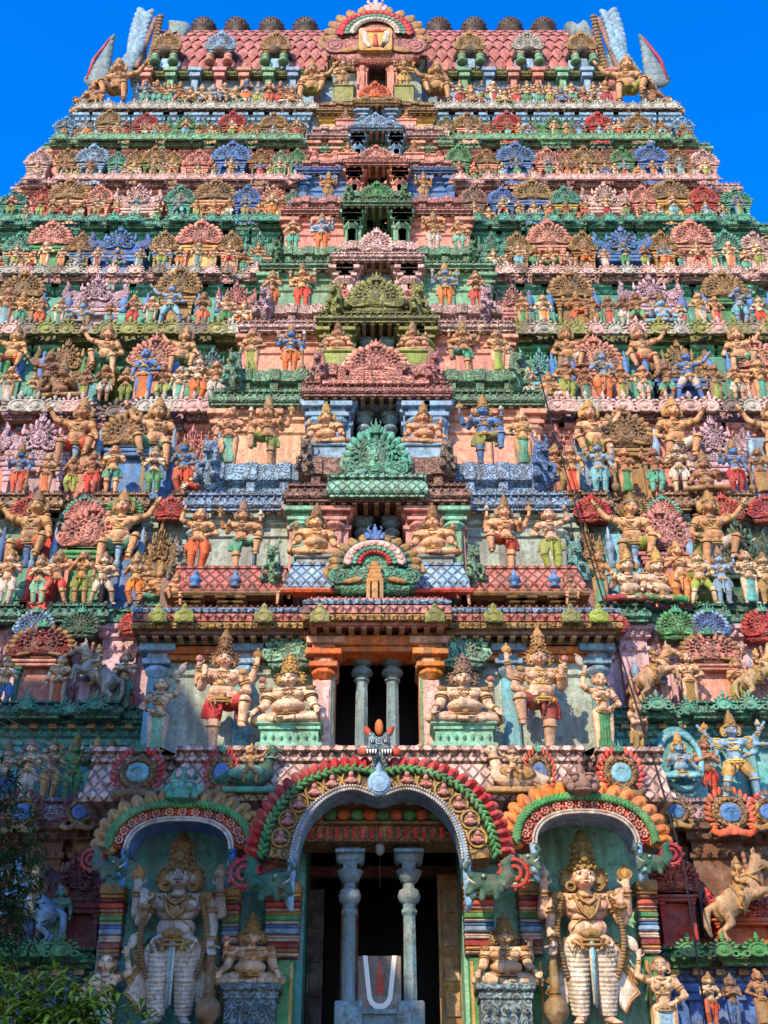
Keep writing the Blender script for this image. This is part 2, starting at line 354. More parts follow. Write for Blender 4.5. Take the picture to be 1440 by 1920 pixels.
    if crown in ('hair', 'bun'):
        K = MB(); K.ell((H[0], H[1]+.018, cz+.022), (.066, .066, .068), None, 12, 8)
        for s in (-1, 1): K.ell((H[0]+s*.068, H[1]+.03, cz-.01), (.03, .025, .05))
        if crown == 'bun': K.ell((H[0]+.03, H[1]+.03, cz+.085), (.035, .035, .04))
    if fine and crown in ('cyl', 'tall'):
        for zz, rr, n_ in ((.045, .066, 12), (.072, .060, 10), (.103, .058, 12), (.14, .052, 10), (.178, .052, 10)):
            for q in range(n_): K.ell((H[0]+rr*cos(2*pi*q/n_), H[1]+.004+rr*sin(2*pi*q/n_), H[2]+zz), (.0095, .0095, .013), None, 6, 4)
        for s in (-1, 1):
            for q in range(9): a_ = 2*pi*q/9; K.ell((H[0]+s*.085+.032*cos(a_), H[1]+.012, H[2]-.005+.056*sin(a_)), .011, None, 6, 4)
    if fine and garment != 'sari':
        for s in (-1, 1):
            for q in range(3):
                x0, x1 = .02+.03*q, .055+.035*q; J.tube([T((s*x0, -.088*b, .50)), T((s*(x0+x1)/2, -.094*b, .455-.012*q)), T((s*x1, -.080*b, .50))], .0055, 5)
            J.ell(T((s*.05, -.095*b, .462)), (.012, .009, .018)); J.ell(T((s*sh*1.04, -.035, .80)), (.034*b, .022, .03)); J.ell(T((s*sh*1.12, -.03, .755)), (.016, .014, .028))
        for q in range(11): a_ = pi*(1.08+.84*q/10); J.ell(T((cos(a_)*.088*b, -.03+sin(a_)*.062, .775+.010*cos(a_*2))), .0095, None, 6, 4)
    K.v = [tuple(H[j]+(v[j]-H[j])*HSC for j in range(3)) for v in K.v]
    # garment
    if garment in ('dhoti', 'shorts', 'folds', 'trousers'):
        G.ell(T((0, .003, .505)), (.108*b, .08*b, .06), None, 14, 8)
        for h, k, a, t in L:
            hv, kv, av = Vector(h), Vector(k), Vector(a)
            if garment == 'shorts': G.cap(hv, hv.lerp(kv, .72), .072*b, .058*b, 12)
            else:
                q_ = .9 if garment == 'folds' else 1
                G.cap(hv, kv, .074*b*q_, .056*b*q_, 12); G.cap(kv, kv.lerp(av, .86), .055*b*q_, .040*b*q_, 12)
            if garment == 'folds':
                for q in range(16):
                    f = q/15; c = hv.lerp(kv, min(1, f*2)) if f < .5 else kv.lerp(av, (f-.5)*1.75); rr = (.072-.034*f)*b
                    G.ring((c.x, c.y, c.z-.0), rr, .0105, (.0, -.35, 1), 16, 5)
            elif garment == 'dhoti' and lod:
                for q in range(5):
                    a_ = pi*(.1+.2*q)+pi; o_ = Vector((cos(a_), sin(a_)*.9, 0)); G.tube([hv+o_*.07*b, kv+o_*.054*b, kv.lerp(av, .85)+o_*.04*b], .007, 4)
        if legs in ('stand', 'bent', 'stride', 'raise'):
            zb = .12 if garment == 'folds' else (.22 if garment == 'dhoti' else .36)
            G.tube([T((0, -.085*b, .52)), T((0, -.095, .40)), T((0, -.075, zb))], [.018, .02, .014], 6)
            G.tube([T((.10*b, -.03, .53)), T((.145, -.02, .44)), T((.15, .0, .34))], [.018, .022, .03], 6); G.tube([T((-.10*b, -.03, .53)), T((-.145, -.02, .44)), T((-.15, .0, .34))], [.018, .022, .03], 6)
    elif garment == 'sari':
        G.lathe([(.085, .545), (.108, .51), (.115, .45), (.10, .30), (.088, .15), (.095, .055), (.08, .045)], T((0, 0, 0)), 16, sy=.78)
        for q in range(9):
            a_ = pi + pi*(q+.5)/9; G.tube([T((cos(a_)*.10, sin(a_)*.085, .50)), T((cos(a_)*.098, sin(a_)*.078, .30)), T((cos(a_)*.092, sin(a_)*.075, .06))], .009, 4)
    # held things
    IT = []
    for it, nm, sd in items:
        I = MB(); IT.append((it, I))
        W = next(Vector(w) for w, s, n_ in hands if n_ == nm and s == sd)
        if it == 'disc': I.ell(W+Vector((0, -.005, .085)), (.038, .016, .038)); I.ring(W+Vector((0, -.005, .085)), .036, .009, (0, 1, 0), 12, 5); I.ell(W+Vector((0, -.005, .13)), (.012, .01, .022))
        elif it == 'conch': I.lathe([(.004, -.04), (.03, -.02), (.038, .0), (.028, .02), (.016, .035), (.018, .045), (.004, .065)], W+Vector((0, -.005, .09)), 10)
        elif it == 'club':
            z0 = dz + SEATZ.get(legs, 0)*1.0 - (.0 if not dz else .0)
            x, y = W.x+sd*.01, W.y-.012; top = W.z-.01; I.lathe([(.030, 0), (.036, .015), (.06, .05), (.066, .09), (.06, .13), (.036, .16), (.03, .175), (.036, .185), (.026, .20), (.020, max(.21, top-.04)), (.028, max(.22, top-.02)), (.02, max(.23, top))], (x, y, 0 if not dz else -.02), 10)
        elif it == 'staff': I.tube([W+Vector((0, -.01, -.3)), W+Vector((0, -.01, .22))], .010, 6); I.ell(W+Vector((0, -.01, .22)), (.03, .02, .035))
        elif it == 'fan': I.tube([W+Vector((0, -.01, -.04)), W+Vector((sd*.02, -.01, .06))], .010, 6); I.ell(W+Vector((sd*.05, -.0, .14)), (.05, .03, .085), Matrix.Rotation(sd*.35, 3, 'Y'), 12, 8); I.tube([W+Vector((sd*.07, -.01, .2)), W+Vector((sd*.11, -.01, .235))], [.02, .006], 6)
        elif it == 'lotus': I.ell(W+Vector((0, -.01, .06)), (.026, .026, .035)); I.ell(W+Vector((.018, -.01, .055)), (.014, .018, .03)); I.ell(W+Vector((-.018, -.01, .055)), (.014, .018, .03))
        elif it == 'flute': I.tube([W+Vector((-.13, .02, .015)), W+Vector((.12, -.02, .01))], .009, 6)
        elif it == 'bow': I.tube([W+Vector((sd*.0, -.02, .26)), W+Vector((sd*.06, -.02, .12)), W+Vector((sd*.02, -.02, 0)), W+Vector((sd*.06, -.02, -.15)), W+Vector((0, -.02, -.3))], .009, 6)
        elif it == 'snake': I.tube([Vector((sd*(.22+.05*cos(q*.55)), -.05-.05*sin(q*.6), .05+.025*q+dz)) for q in range(12)], [.02]*11+[.008], 6)
    body = remesh(B, name+'_body', vox, 2 if not fine else 1)
    parts = [('body', body, 'skin', 'plain')]
    if G.v: parts.append(('garment', remesh(G, name+'_garment', vox*.95, 1), 'red', 'plain'))
    parts.append(('jewellery', J.mesh(name+'_jewellery'), 'gold', 'plain'))
    parts.append(('headdress', K.mesh(name+'_headdress') if crown not in ('hair', 'bun') else remesh(K, name+'_hair', vox, 1), 'ochre', 'plain'))
    for it, I in IT:
        if I.v: parts.append((it, sharp(I.mesh(name+'_'+it), 50), {'conch': 'white', 'fan': 'white', 'lotus': 'rose', 'disc': 'gold'}.get(it, 'dgold'), 'plain'))
    if lod:
        Ey = MB(); Lp = MB(); yb = H[1]-.060; e_ = .78 if fine else .72
        for s in (-1, 1):
            Ey.ell((H[0]+s*.026, yb, H[2]+.006), (.0165*e_, .008, .0095*e_), None, 10, 6, 0); Ey.ell((H[0]+s*.026, yb-.006, H[2]+.005), (.0072*e_, .004, .0078*e_), None, 8, 6, 1)
            Ey.tube([(H[0]+s*.008, yb+.001, H[2]+.021), (H[0]+s*.027, yb+.001, H[2]+.031), (H[0]+s*.047, yb+.015, H[2]+.022)], .0032*e_, 4, 1)
            Ey.tube([(H[0]+s*.010, yb-.003, H[2]+.008), (H[0]+s*.026, yb-.006, H[2]+.0165), (H[0]+s*.045, yb+.008, H[2]+.006)], .0026*e_, 4, 1)
        Lp.ell((H[0], H[1]-.070, H[2]-.047), (.014, .006, .0034), None, 8, 6); Lp.ell((H[0], H[1]-.069, H[2]-.053), (.010, .006, .0034), None, 8, 6)
        if beard: Ey.tube([(H[0]-.03, H[1]-.062, H[2]-.028), (H[0]-.012, H[1]-.078, H[2]-.036), (H[0]+.012, H[1]-.078, H[2]-.036), (H[0]+.03, H[1]-.062, H[2]-.028)], [.0015, .0028, .0028, .0015], 5, 1)
        for q in (Ey, Lp): q.v = [tuple(H[j]+(v[j]-H[j])*HSC for j in range(3)) for v in q.v]
        parts.append(('eyes', Ey.mesh(name+'_eyes', True, (M('face_white'), M('black'))), None, 'keep'))
        parts.append(('lips', Lp.mesh(name+'_lips', True), 'lips', 'plain'))
    P = Proto(parts); return P
FIG = {}
def figs():
    A = lambda *x: [(n, s) for n, s in x]
    F = lambda k, **kw: FIG.__setitem__(k, make_fig(k, **kw))
    four = A(('bup', 1), ('bup', -1), ('abhaya', 1), ('hip', -1)); dc = (('disc', 'bup', -1), ('conch', 'bup', 1))
    # small ones for the distant rows (L0), mid size (L1), large (L2)
    for l, q in ((0, ''), (1, '_m')):
        F('deity'+q, lod=l, arms=four, items=dc)
        F('worship'+q, lod=l, arms=A(('namas', 1), ('namas', -1)), crown='low')
        F('lady'+q, lod=l, female=True, garment='sari', crown='bun', arms=A(('hip', 1), ('down', -1)))
        F('stand'+q, lod=l, legs='bent', arms=A(('chest', 1), ('hip', -1)), garment='dhoti', crown='low')
        F('seated'+q, lod=l, legs='cross', arms=A(('knee', 1), ('abhaya', -1)), belly=1, crown='tall')
    F('stride', lod=0, legs='stride', arms=A(('hip', 1), ('up', -1)), garment='shorts')
    F('squat', lod=0, legs='squat', arms=A(('knee', 1), ('belly', -1)), garment='shorts', crown='low', belly=.7)
    F('stride_m', lod=1, legs='stride', arms=A(('hip', 1), ('upout', -1)), garment='shorts', crown='low')
    F('armup_m', lod=1, legs='bent', arms=A(('hip', 1), ('up', -1)), garment='dhoti', crown='hair')
    F('plain_m', lod=1, legs='stand', arms=A(('down', 1), ('chest', -1)), garment='shorts', crown='hair')
    F('flute_m', lod=1, legs='bent', arms=A(('fluteL', -1), ('fluteR', 1)), items=(('flute', 'fluteR', 1),), garment='shorts', crown='tall')
    F('dwara_m', lod=1, legs='raise', arms=A(('bup', 1), ('wide', -1), ('abhaya', -1), ('hip', 1)), garment='shorts', crown='tall', bulk=1.1, items=(('disc', 'wide', -1), ('conch', 'bup', 1)))
    F('club_m', lod=1, legs='stand', arms=A(('bup', 1), ('bup', -1), ('club', 1), ('abhaya', -1)), garment='dhoti', crown='tall', items=dc + (('club', 'club', 1),))
    F('giant_m', lod=1, legs='giant', arms=A(('hip', -1), ('upout', 1)), garment='shorts', crown='low', belly=.6, bulk=1.0)
    F('giantb_m', lod=1, legs='giant', arms=A(('knee', 1), ('upout', -1)), garment='shorts', crown='low', belly=.6, bulk=1.0, headtilt=.03)
    F('crouch_m', lod=1, legs='giant', arms=A(('knee', 1), ('up', -1)), garment='shorts', crown='tall', belly=.7, bulk=1.15)
    F('fat_m', lod=1, legs='cross', arms=A(('knee', 1), ('knee', -1), ('bup', 1)), garment='shorts', crown='tall', belly=1.5, bulk=1.2)
    F('many_m', lod=1, legs='stride', arms=A(('upout', 1), ('upout', -1), ('wide', 1), ('wide', -1), ('out', 1), ('out', -1), ('hip', 1), ('low', -1)), garment='shorts', crown='tall', items=(('disc', 'wide', -1), ('conch', 'wide', 1)), bulk=1.1)
    F('rider_m', lod=1, legs='ride', arms=A(('rein', 1), ('upout', -1)), garment='shorts', crown='low')
    F('recline', lod=0, legs='lalita', arms=A(('out', 1), ('knee', -1)), garment='dhoti')
    F('guardian', lod=2, legs='stand', arms=A(('bup', 1), ('bup', -1), ('abhaya', -1), ('club', 1)), garment='folds', crown='cyl', belly=.35, bulk=1.06, items=dc + (('club', 'club', 1),), beard=True)
    F('dancer', lod=2, legs='raise', arms=A(('bup', -1), ('wide', 1), ('hip', 1), ('abhaya', -1)), garment='shorts', crown='cyl', belly=.6, bulk=1.2, items=(('disc', 'wide', 1), ('lotus', 'bup', -1)), beard=True)
    F('lady_fan', lod=2, female=True, garment='sari', crown='hair', arms=A(('up', 1), ('hip', -1)), items=(('fan', 'up', 1),))
    F('lady_l', lod=2, female=True, garment='sari', crown='hair', arms=A(('chest', 1), ('hip', -1)))
    F('fat_l', lod=2, legs='cross', arms=A(('bup', 1), ('knee', 1), ('knee', -1)), garment='shorts', crown='tall', belly=1.5, bulk=1.2, items=(('lotus', 'bup', 1),))
    for k, p in FIG.items():
        for i, q in enumerate(p.parts):
            if q[0] == 'headdress' and k.rstrip('_m') in ('lady', 'armup', 'plain', 'lady_fan', 'lady_l'): p.parts[i] = ('hair', q[1], 'brown', 'plain')
# ------------------------------------------------------------------ ornaments (unit width 1, facing -y, base at z 0)
ORN = {}
RY = lambda a: Matrix.Rotation(a, 3, 'Y')
def lion(B, c, s, horn=True):      # a small lion-faced crest
    x, y, z = c; e = lambda p, r, **k: B.ell((x+p[0]*s, y+p[1]*s, z+p[2]*s), tuple(q*s for q in r), **k)
    e((0, 0, 0), (.5, .38, .42)); e((0, -.34, -.12), (.3, .2, .2)); e((0, -.42, -.30), (.34, .14, .08))
    for q in (-1, 1):
        e((q*.24, -.34, .12), (.13, .1, .13)); e((q*.26, -.36, .27), (.18, .08, .06)); e((q*.5, 0, .1), (.16, .14, .2)); e((q*.4, -.2, -.15), (.16, .14, .16))
        if horn: B.tube([(x+q*.25*s, y, z+.3*s), (x+q*.42*s, y, z+.55*s), (x+q*.34*s, y-.05*s, z+.8*s)], [.1*s, .08*s, .02*s], 6)
    e((0, -.05, .5), (.14, .12, .26)); e((0, -.05, .8), (.07, .07, .14))
def gable(name, n1=15, n2=13, rx=.40, rz=.33, bowl=True, keys=('ochre', 'ochre', 'ochre')):
    G = MB(); P = MB(); C = MB(); zc = .30; n = lambda k, N: radians(-24) + radians(228)*k/(N-1)
    if bowl:
        G.ell((0, .16, .17), (.47, .26, .15), None, 18, 8); G.box(-.40, .40, .02, .5, .02, .10); G.box(-.34, .34, .0, .5, -.03, .03)
    G.ell((0, .16, zc+.04), (.40, .16, .34), None, 20, 10); G.ell((0, .05, zc+.01), (.29, .13, .25), None, 18, 8)
    for k in range(n2):
        a = n(k, n2); G.ell((cos(a)*.285, -.02, zc+sin(a)*.245), (.034, .05, .045), RY(pi/2-a), 7, 5)
    for k in range(9):
        a = n(k, 9); G.ell((cos(a)*.19, -.07, zc+sin(a)*.16), (.026, .035, .026), None, 7, 5)
    G.ring((0, -.06, zc-.02), .125, .02, (0, 1, 0), 14, 5, sx=1, sy=.9); G.ell((0, -.08, zc-.02), (.05, .04, .07)); G.ring((0, -.05, zc), .235, .016, (0, 1, 0), 20, 5, sy=.86)
    for k in range(n1):
        a = n(k, n1); c = (cos(a)*rx, .04, zc+sin(a)*rz)
        P.ell(c, (.056, .07, .078), RY(pi/2-a), 8, 5); G.ell((cos(a)*.345, .0, zc+sin(a)*.29), (.03, .045, .045), RY(pi/2-a+.4), 7, 5); P.ell((cos(a)*(rx+.045), .01, zc+sin(a)*(rz+.045)), (.026, .035, .03), RY(pi/2-a+.5), 7, 5)
    for s in (-1, 1):
        for R in (.085, .045): G.ring((s*.36, -.03, .14), R, .022, (0, 1, 0), 12, 5)
        G.ell((s*.36, -.05, .14), .03, None, 7, 5); P.ell((s*.22, -.04, .08), (.12, .05, .035), RY(s*.25), 8, 5); P.tube([(s*.44, 0, .12), (s*.5, 0, .2), (s*.47, 0, .3)], [.04, .03, .01], 6)
    lion(C, (0, -.02, zc+rz+.03), .17)
    parts = [('gable', G.mesh(name+'g'), keys[0], 'carved'), ('petal_border', P.mesh(name+'p'), keys[1], 'plain'), ('crest', C.mesh(name+'c'), keys[2], 'plain')]
    return parts
def frame_body(w=.62, h=.62, name='f'):
    B = MB(); W = w/2; C = MB()
    B.box(-W-.06, W+.06, -.04, .5, 0, .06, 0, .012); B.box(-W-.02, W+.02, 0, .5, .06, .11)
    B.box(-W+.02, W-.02, .16, .5, .11, h)
    for s in (-1, 1):
        x = s*(W-.055); C.box(x-.045, x+.045, .02, .2, .11, .17, 0, .01); C.box(x-.032, x+.032, .035, .2, .17, h-.17); C.box(x-.05, x+.05, .01, .2, h-.17, h-.13, 0, .01)
        C.box(x-.036, x+.036, .03, .2, h-.13, h-.10); C.box(x-.065, x+.065, -.005, .2, h-.10, h-.05, 0, .012)
    B.box(-W-.03, W+.03, -.02, .5, h-.05, h, 0, .012); B.box(-W-.07, W+.07, -.06, .5, h, h+.045, 0, .014); B.box(-W-.0, W+.0, .0, .5, h+.045, h+.09)
    return [('niche', B.mesh(name+'n', False), 'ochre', 'plain'), ('pilasters', C.mesh(name+'q', False), 'ochre', 'plain')]
def shift(parts, dz, sx=1, sz=1):
    for _, me, *_r in parts:
        for v in me.vertices: v.co.z = v.co.z*sz + dz; v.co.x *= sx
    return parts
def ornaments():
    g = gable('fan'); ORN['fan'] = Proto(g)
    ORN['shrine'] = Proto(frame_body(.70, .74, 'a') + shift(gable('fan2'), .80, 1.06, .78))
    ORN['small'] = Proto(frame_body(.72, .84, 'b') + shift(gable('fan3', 11, 9), .90, 1.06, .72))
    # wide shrine: barrel roof with upturned ends and a middle gable
    G = MB(); P = MB(); N = 14; prof = []
    for i in range(9):
        a = pi*i/8; prof.append((.22-cos(a)*.2, sin(a)*.22))
    vs = []; xs = [-.5+ i/N for i in range(N+1)]
    for x in xs:
        k = 1+.75*max(0, abs(x)-.28)**1.5*6; vs += [(x, p[0]*.8, .12+p[1]*k) for p in prof]
    G.add(vs, [(i*9+j, (i+1)*9+j, (i+1)*9+j+1, i*9+j+1) for i in range(N) for j in range(8)] + [tuple(range(9)), tuple(N*9+8-j for j in range(9))])
    G.box(-.46, .46, .0, .4, .04, .13, 0, .01); G.box(-.5, .5, -.03, .4, 0, .045, 0, .01)
    for s in (-1, 1):
        G.tube([(s*.47, .02, .12), (s*.52, .0, .26), (s*.47, .0, .40), (s*.51, 0, .47)], [.05, .055, .04, .01], 8); G.ell((s*.45, -.02, .2), (.07, .05, .08))
        for k in range(4): P.ell((s*(.16+.07*k), .0, .15), (.026, .03, .026), None, 7, 5)
        P.ell((s*.26, .05, .37), (.03, .03, .05)); P.ell((s*.26, .05, .43), (.015, .015, .03))
    sub = shift(gable('fan4', 11, 9, bowl=False), .08, .52, .62)
    for n_, me, *_ in sub:
        for v in me.vertices: v.co.y = v.co.y*.8-.02
    sh = [('barrel_roof', G.mesh('sg'), 'lav', 'carved'), ('pots', P.mesh('sp'), 'lav', 'plain')] + sub
    ORN['salabare'] = Proto(sh)
    def cp(parts): return [(a, b.copy(), c, d) for a, b, c, d in parts]
    fb = frame_body(.84, .46, 'c'); ORN['sala'] = Proto(fb + shift(cp(sh), .54))
    # stepped block with two small pots
    B = MB(); Q = MB()
    for i, (w, z0, z1) in enumerate(((.5, 0, .16), (.44, .16, .42), (.5, .42, .5), (.4, .5, .62), (.46, .62, .68), (.3, .68, .86), (.34, .86, .92))):
        B.box(-w, w, .03*i, .5, z0, z1, 0, .015)
    for x in (-.3, .3):
        Q.lathe([(.10, .0), (.12, .05), (.06, .10), (.11, .16), (.13, .22), (.09, .3), (.03, .36), (.05, .40), (.01, .46)], (x, .02, .5), 10); B.box(x-.1, x+.1, -.05, .3, .16, .5, 0, .02)
    ORN['block'] = Proto([('stepped_block', B.mesh('bg', False), 'teal', 'plain'), ('pots', Q.mesh('bq'), 'blue', 'plain')])
    # round medallion: ring, flames, centre, scrolls
    R = MB(); Fl = MB(); Ce = MB(); S_ = MB(); C = MB()
    R.ell((0, .08, .42), (.36, .12, .34), None, 20, 8); R.ring((0, -.03, .42), .27, .045, (0, 1, 0), 20, 6, sy=.95)
    for k in range(18): a = 2*pi*k/18; R.ell((cos(a)*.27, -.075, .42+sin(a)*.25), (.025, .02, .03), RY(pi/2-a), 6, 4)
    Ce.ell((0, -.03, .42), (.21, .06, .19), None, 16, 6)
    for k in range(7): a = radians(20+140*k/6); Ce.ell((cos(a)*.11, -.09, .42+sin(a)*.09), (.028, .02, .022), None, 7, 5)
    for s in (-1, 1):
        for k in range(8):
            a = radians(-35+15*k); Fl.ell((s*cos(a)*.42, .02, .44+sin(a)*.42), (.04, .05, .09), RY(s*(pi/2-a-.55)), 8, 5)
        S_.tube([(s*.02, -.04, .16), (s*.12, -.05, .05), (s*.28, -.05, .02), (s*.40, -.04, .09), (s*.36, -.04, .16), (s*.29, -.05, .13)], [.05, .075, .075, .06, .04, .02], 7)
    S_.ell((0, -.05, .06), (.12, .05, .07)); lion(C, (0, -.02, .86), .16)
    ORN['medal'] = Proto([('ring', R.mesh('mr'), 'ochre', 'carved'), ('centre', Ce.mesh('mc'), 'blue', 'plain'), ('flames', Fl.mesh('mf'), 'verm', 'plain'), ('scrolls', S_.mesh('ms'), 'ochre', 'plain'), ('crest', C.mesh('ml'), 'green', 'plain')])
    # little arch ornament for cornices
    K = MB(); K.ell((0, .08, .28), (.36, .14, .30), None, 12, 6); K.ring((0, -.02, .28), .24, .05, (0, 1, 0), 12, 5); K.ell((0, -.04, .26), (.1, .06, .12), None, 8, 5)
    for s in (-1, 1): K.ring((s*.34, -.02, .12), .1, .045, (0, 1, 0), 10, 5); K.ell((s*.5, 0, .08), (.08, .05, .06), None, 7, 5)
    for k in range(7): a = radians(10+160*k/6); K.ell((cos(a)*.38, .0, .30+sin(a)*.34), (.06, .06, .09), RY(pi/2-a), 7, 5)
    K.lathe([(.07, .66), (.10, .72), (.05, .80), (.06, .85), (.01, .95)], (0, .02, 0), 8)
    ORN['kudu'] = Proto([('arch_ornament', K.mesh('kk'), 'rose', 'plain')])
    # leaf-shaped tablet ornament (green-gold, on the lower bay cornice)
    K = MB(); out = [(-.5, 0), (.5, 0), (.46, .22), (.5, .42), (.36, .62), (.16, .72), (.12, .82), (.14, .95), (0, 1.1), (-.14, .95), (-.12, .82), (-.16, .72), (-.36, .62), (-.5, .42), (-.46, .22)]
    K.plate(out, -.08, .2, 0, .05); K.ring((0, -.09, .3), .22, .05, (0, 1, 0), 14, 5, a0=pi*1.15, a1=pi*2.85, sy=1.1); K.ell((0, -.08, .9), (.08, .06, .1))
    for s in (-1, 1): K.ring((s*.34, -.09, .13), .08, .035, (0, 1, 0), 10, 5); K.ring((s*.26, -.09, .52), .07, .03, (0, 1, 0), 10, 5)
    ORN['tablet'] = Proto([('leaf_tablet', K.mesh('kt'), 'olive', 'plain')])
    # yali: upright horned lion beast, seen from the front, on a curled body
    Y = MB(); Y.cap((0, .12, .05), (0, .1, .62), .2, .17, 10); Y.ell((0, .02, .78), (.17, .2, .18)); Y.ell((0, -.16, .72), (.1, .13, .09)); Y.ell((0, -.2, .62), (.09, .08, .04))
    for s in (-1, 1):
        Y.ell((s*.08, -.12, .84), (.05, .05, .05)); Y.tube([(s*.1, 0, .9), (s*.2, .03, 1.05), (s*.14, .02, 1.18)], [.05, .04, .015], 6); Y.cap((s*.12, -.02, .45), (s*.16, -.26, .30), .07, .05); Y.cap((s*.16, -.26, .3), (s*.12, -.3, .12), .05, .05)
        Y.cap((s*.16, .0, .12), (s*.22, -.2, .05), .12, .07)
        for k in range(4): Y.ell((s*(.16-.01*k), .02, .45+.1*k), (.06, .1, .07))
    for k in range(5): Y.ell((0, .16+.02*k, .98-.18*k), (.06, .07, .1))
    ORN['yali'] = Proto([('body', remesh(Y, 'yali', .018, 1), 'stone', 'carved')])
    # makara: beast head in profile with curled trunk, facing +x
    Y = MB(); Y.ell((-.1, .05, .3), (.34, .2, .26)); Y.ell((.12, .02, .38), (.24, .16, .2)); Y.tube([(.2, 0, .34), (.36, -.02, .24), (.42, -.04, .1), (.34, -.05, .0), (.24, -.05, .05)], [.15, .12, .09, .07, .04], 9)
    Y.tube([(.2, 0, .46), (.36, -.02, .52), (.48, -.03, .66), (.42, -.03, .80), (.32, -.03, .76)], [.12, .09, .07, .05, .03], 9); Y.ell((.08, -.15, .46), (.07, .06, .07))
    Y.tube([(-.3, .05, .3), (-.48, .05, .5), (-.44, .05, .8), (-.6, .05, .98)], [.2, .18, .13, .04], 9); Y.cap((-.2, 0, .15), (-.2, -.1, 0), .09, .08); Y.cap((.1, 0, .15), (.14, -.1, 0), .08, .07)
    E = MB(); E.ell((.09, -.20, .47), (.035, .03, .035)); E.tube([(.26, -.12, .3), (.36, -.14, .36), (.44, -.12, .46)], [.03, .025, .006], 6)
    ORN['makara'] = Proto([('body', remesh(Y, 'makara', .02, 1), 'green', 'plain'), ('tusk', E.mesh('mkt'), 'white', 'plain')])
    # rearing horse facing -x (left), about 1 unit tall
    Hh = MB(); Hh.ell((.12, 0, .46), (.26, .13, .15), RY(.55), 14, 8); Hh.ell((-.06, 0, .60), (.16, .13, .16)); Hh.ell((.26, 0, .36), (.15, .13, .16))
    Hh.cap((-.10, 0, .64), (-.20, -.02, .86), .11, .075); Hh.cap((-.20, -.02, .90), (-.36, -.05, .80), .07, .042); Hh.ell((-.40, -.05, .78), (.045, .04, .04)); Hh.ell((-.23, -.02, .90), (.07, .06, .06))
    for s in (-1, 1):
        Hh.ell((-.19, s*.035-.02, .99), (.018, .018, .045)); Hh.cap((-.12, s*.07, .52), (-.30, s*.08-.02, .56), .055, .035); Hh.cap((-.30, s*.08-.02, .56), (-.30, s*.08-.03, .40), .034, .022); Hh.ell((-.31, s*.08-.03, .37), (.03, .026, .03))
        Hh.cap((.30, s*.08, .34), (.22, s*.09, .20), .085, .05); Hh.cap((.22, s*.09, .20), (.34, s*.09, .12), .045, .03); Hh.cap((.34, s*.09, .12), (.31, s*.09, .03), .028, .024); Hh.ell((.29, s*.09, .02), (.04, .03, .025))
    Hh.tube([(.38, 0, .40), (.48, 0, .34), (.50, 0, .18), (.46, 0, .06)], [.04, .05, .045, .015], 8)
    Mn = MB()
    for k in range(6): Mn.ell((-.13+.005*k+(.02*k if k < 3 else .03), .0, .62+.065*k), (.03, .03, .045))
    Ha = MB(); Ha.ell((.08, 0, .56), (.12, .15, .07), RY(.5)); Ha.ring((-.12, 0, .68), .115, .016, (-.5, 0, 1), 14, 5); Ha.ring((-.33, -.04, .82), .058, .01, (-1, 0, -.6), 12, 5); Ha.ring((.10, 0, .46), .17, .014, (1, 0, -.5), 16, 5, sx=.85)
    Ha.tube([(-.33, -.09, .82), (-.12, -.12, .72), (.02, -.08, .70)], .01, 5); Ey = MB(); Ey.ell((-.27, -.085, .90), (.016, .012, .014), m=0)
    ORN['horse'] = Proto([('body', remesh(Hh, 'horse', .014, 2), 'white', 'plain'), ('mane', Mn.mesh('hm'), 'brown', 'plain'), ('harness', Ha.mesh('hh'), 'gold', 'plain'), ('eye', Ey.mesh('he'), 'black', 'plain')])
    # parrot / bird mount, facing +x
    Bd = MB(); Bd.ell((0, 0, .3), (.42, .18, .22), RY(-.15), 14, 8); Bd.cap((.25, 0, .38), (.34, -.02, .68), .13, .09); Bd.ell((.36, -.02, .78), (.12, .1, .11)); Bd.tube([(.44, -.02, .8), (.54, -.02, .76), (.53, -.02, .68)], [.05, .035, .008], 6)
    Bd.tube([(-.35, 0, .3), (-.55, .02, .22), (-.75, .04, .25)], [.14, .12, .05], 8)
    Wg = MB(); Wg.ell((-.08, -.15, .34), (.34, .05, .14), RY(-.1)); Wg.ring((.34, -.02, .62), .11, .02, (0, 0, 1), 12, 5); Wg.ell((.38, -.115, .8), (.022, .015, .022)); Wg.box(-.5, .5, -.15, .2, -.02, .08, 0, .02)
    ORN['bird'] = Proto([('body', remesh(Bd, 'bird', .02, 1), 'dgreen', 'plain'), ('wing', Wg.mesh('bw'), 'teal', 'plain')])
# ------------------------------------------------------------------ the tower
figs(); ornaments()
GO = tag(empty('temple_gateway_tower', (0, 22, 0)), 'towering multicoloured temple gateway crowded with painted sculpture under a red barrel roof', 'temple tower')
def gpart(name, mb_or_me, key, kind='plain', parent=None, label=None, smooth=False):
    me = mb_or_me.mesh(name, smooth) if isinstance(mb_or_me, MB) else mb_or_me
    if smooth: sharp(me)
    o = part(name, me, parent or GO, [M(key, kind)] if key else None, label=label)
    if (parent or GO) is GO: o.location = (0, -22, 0)
    return o
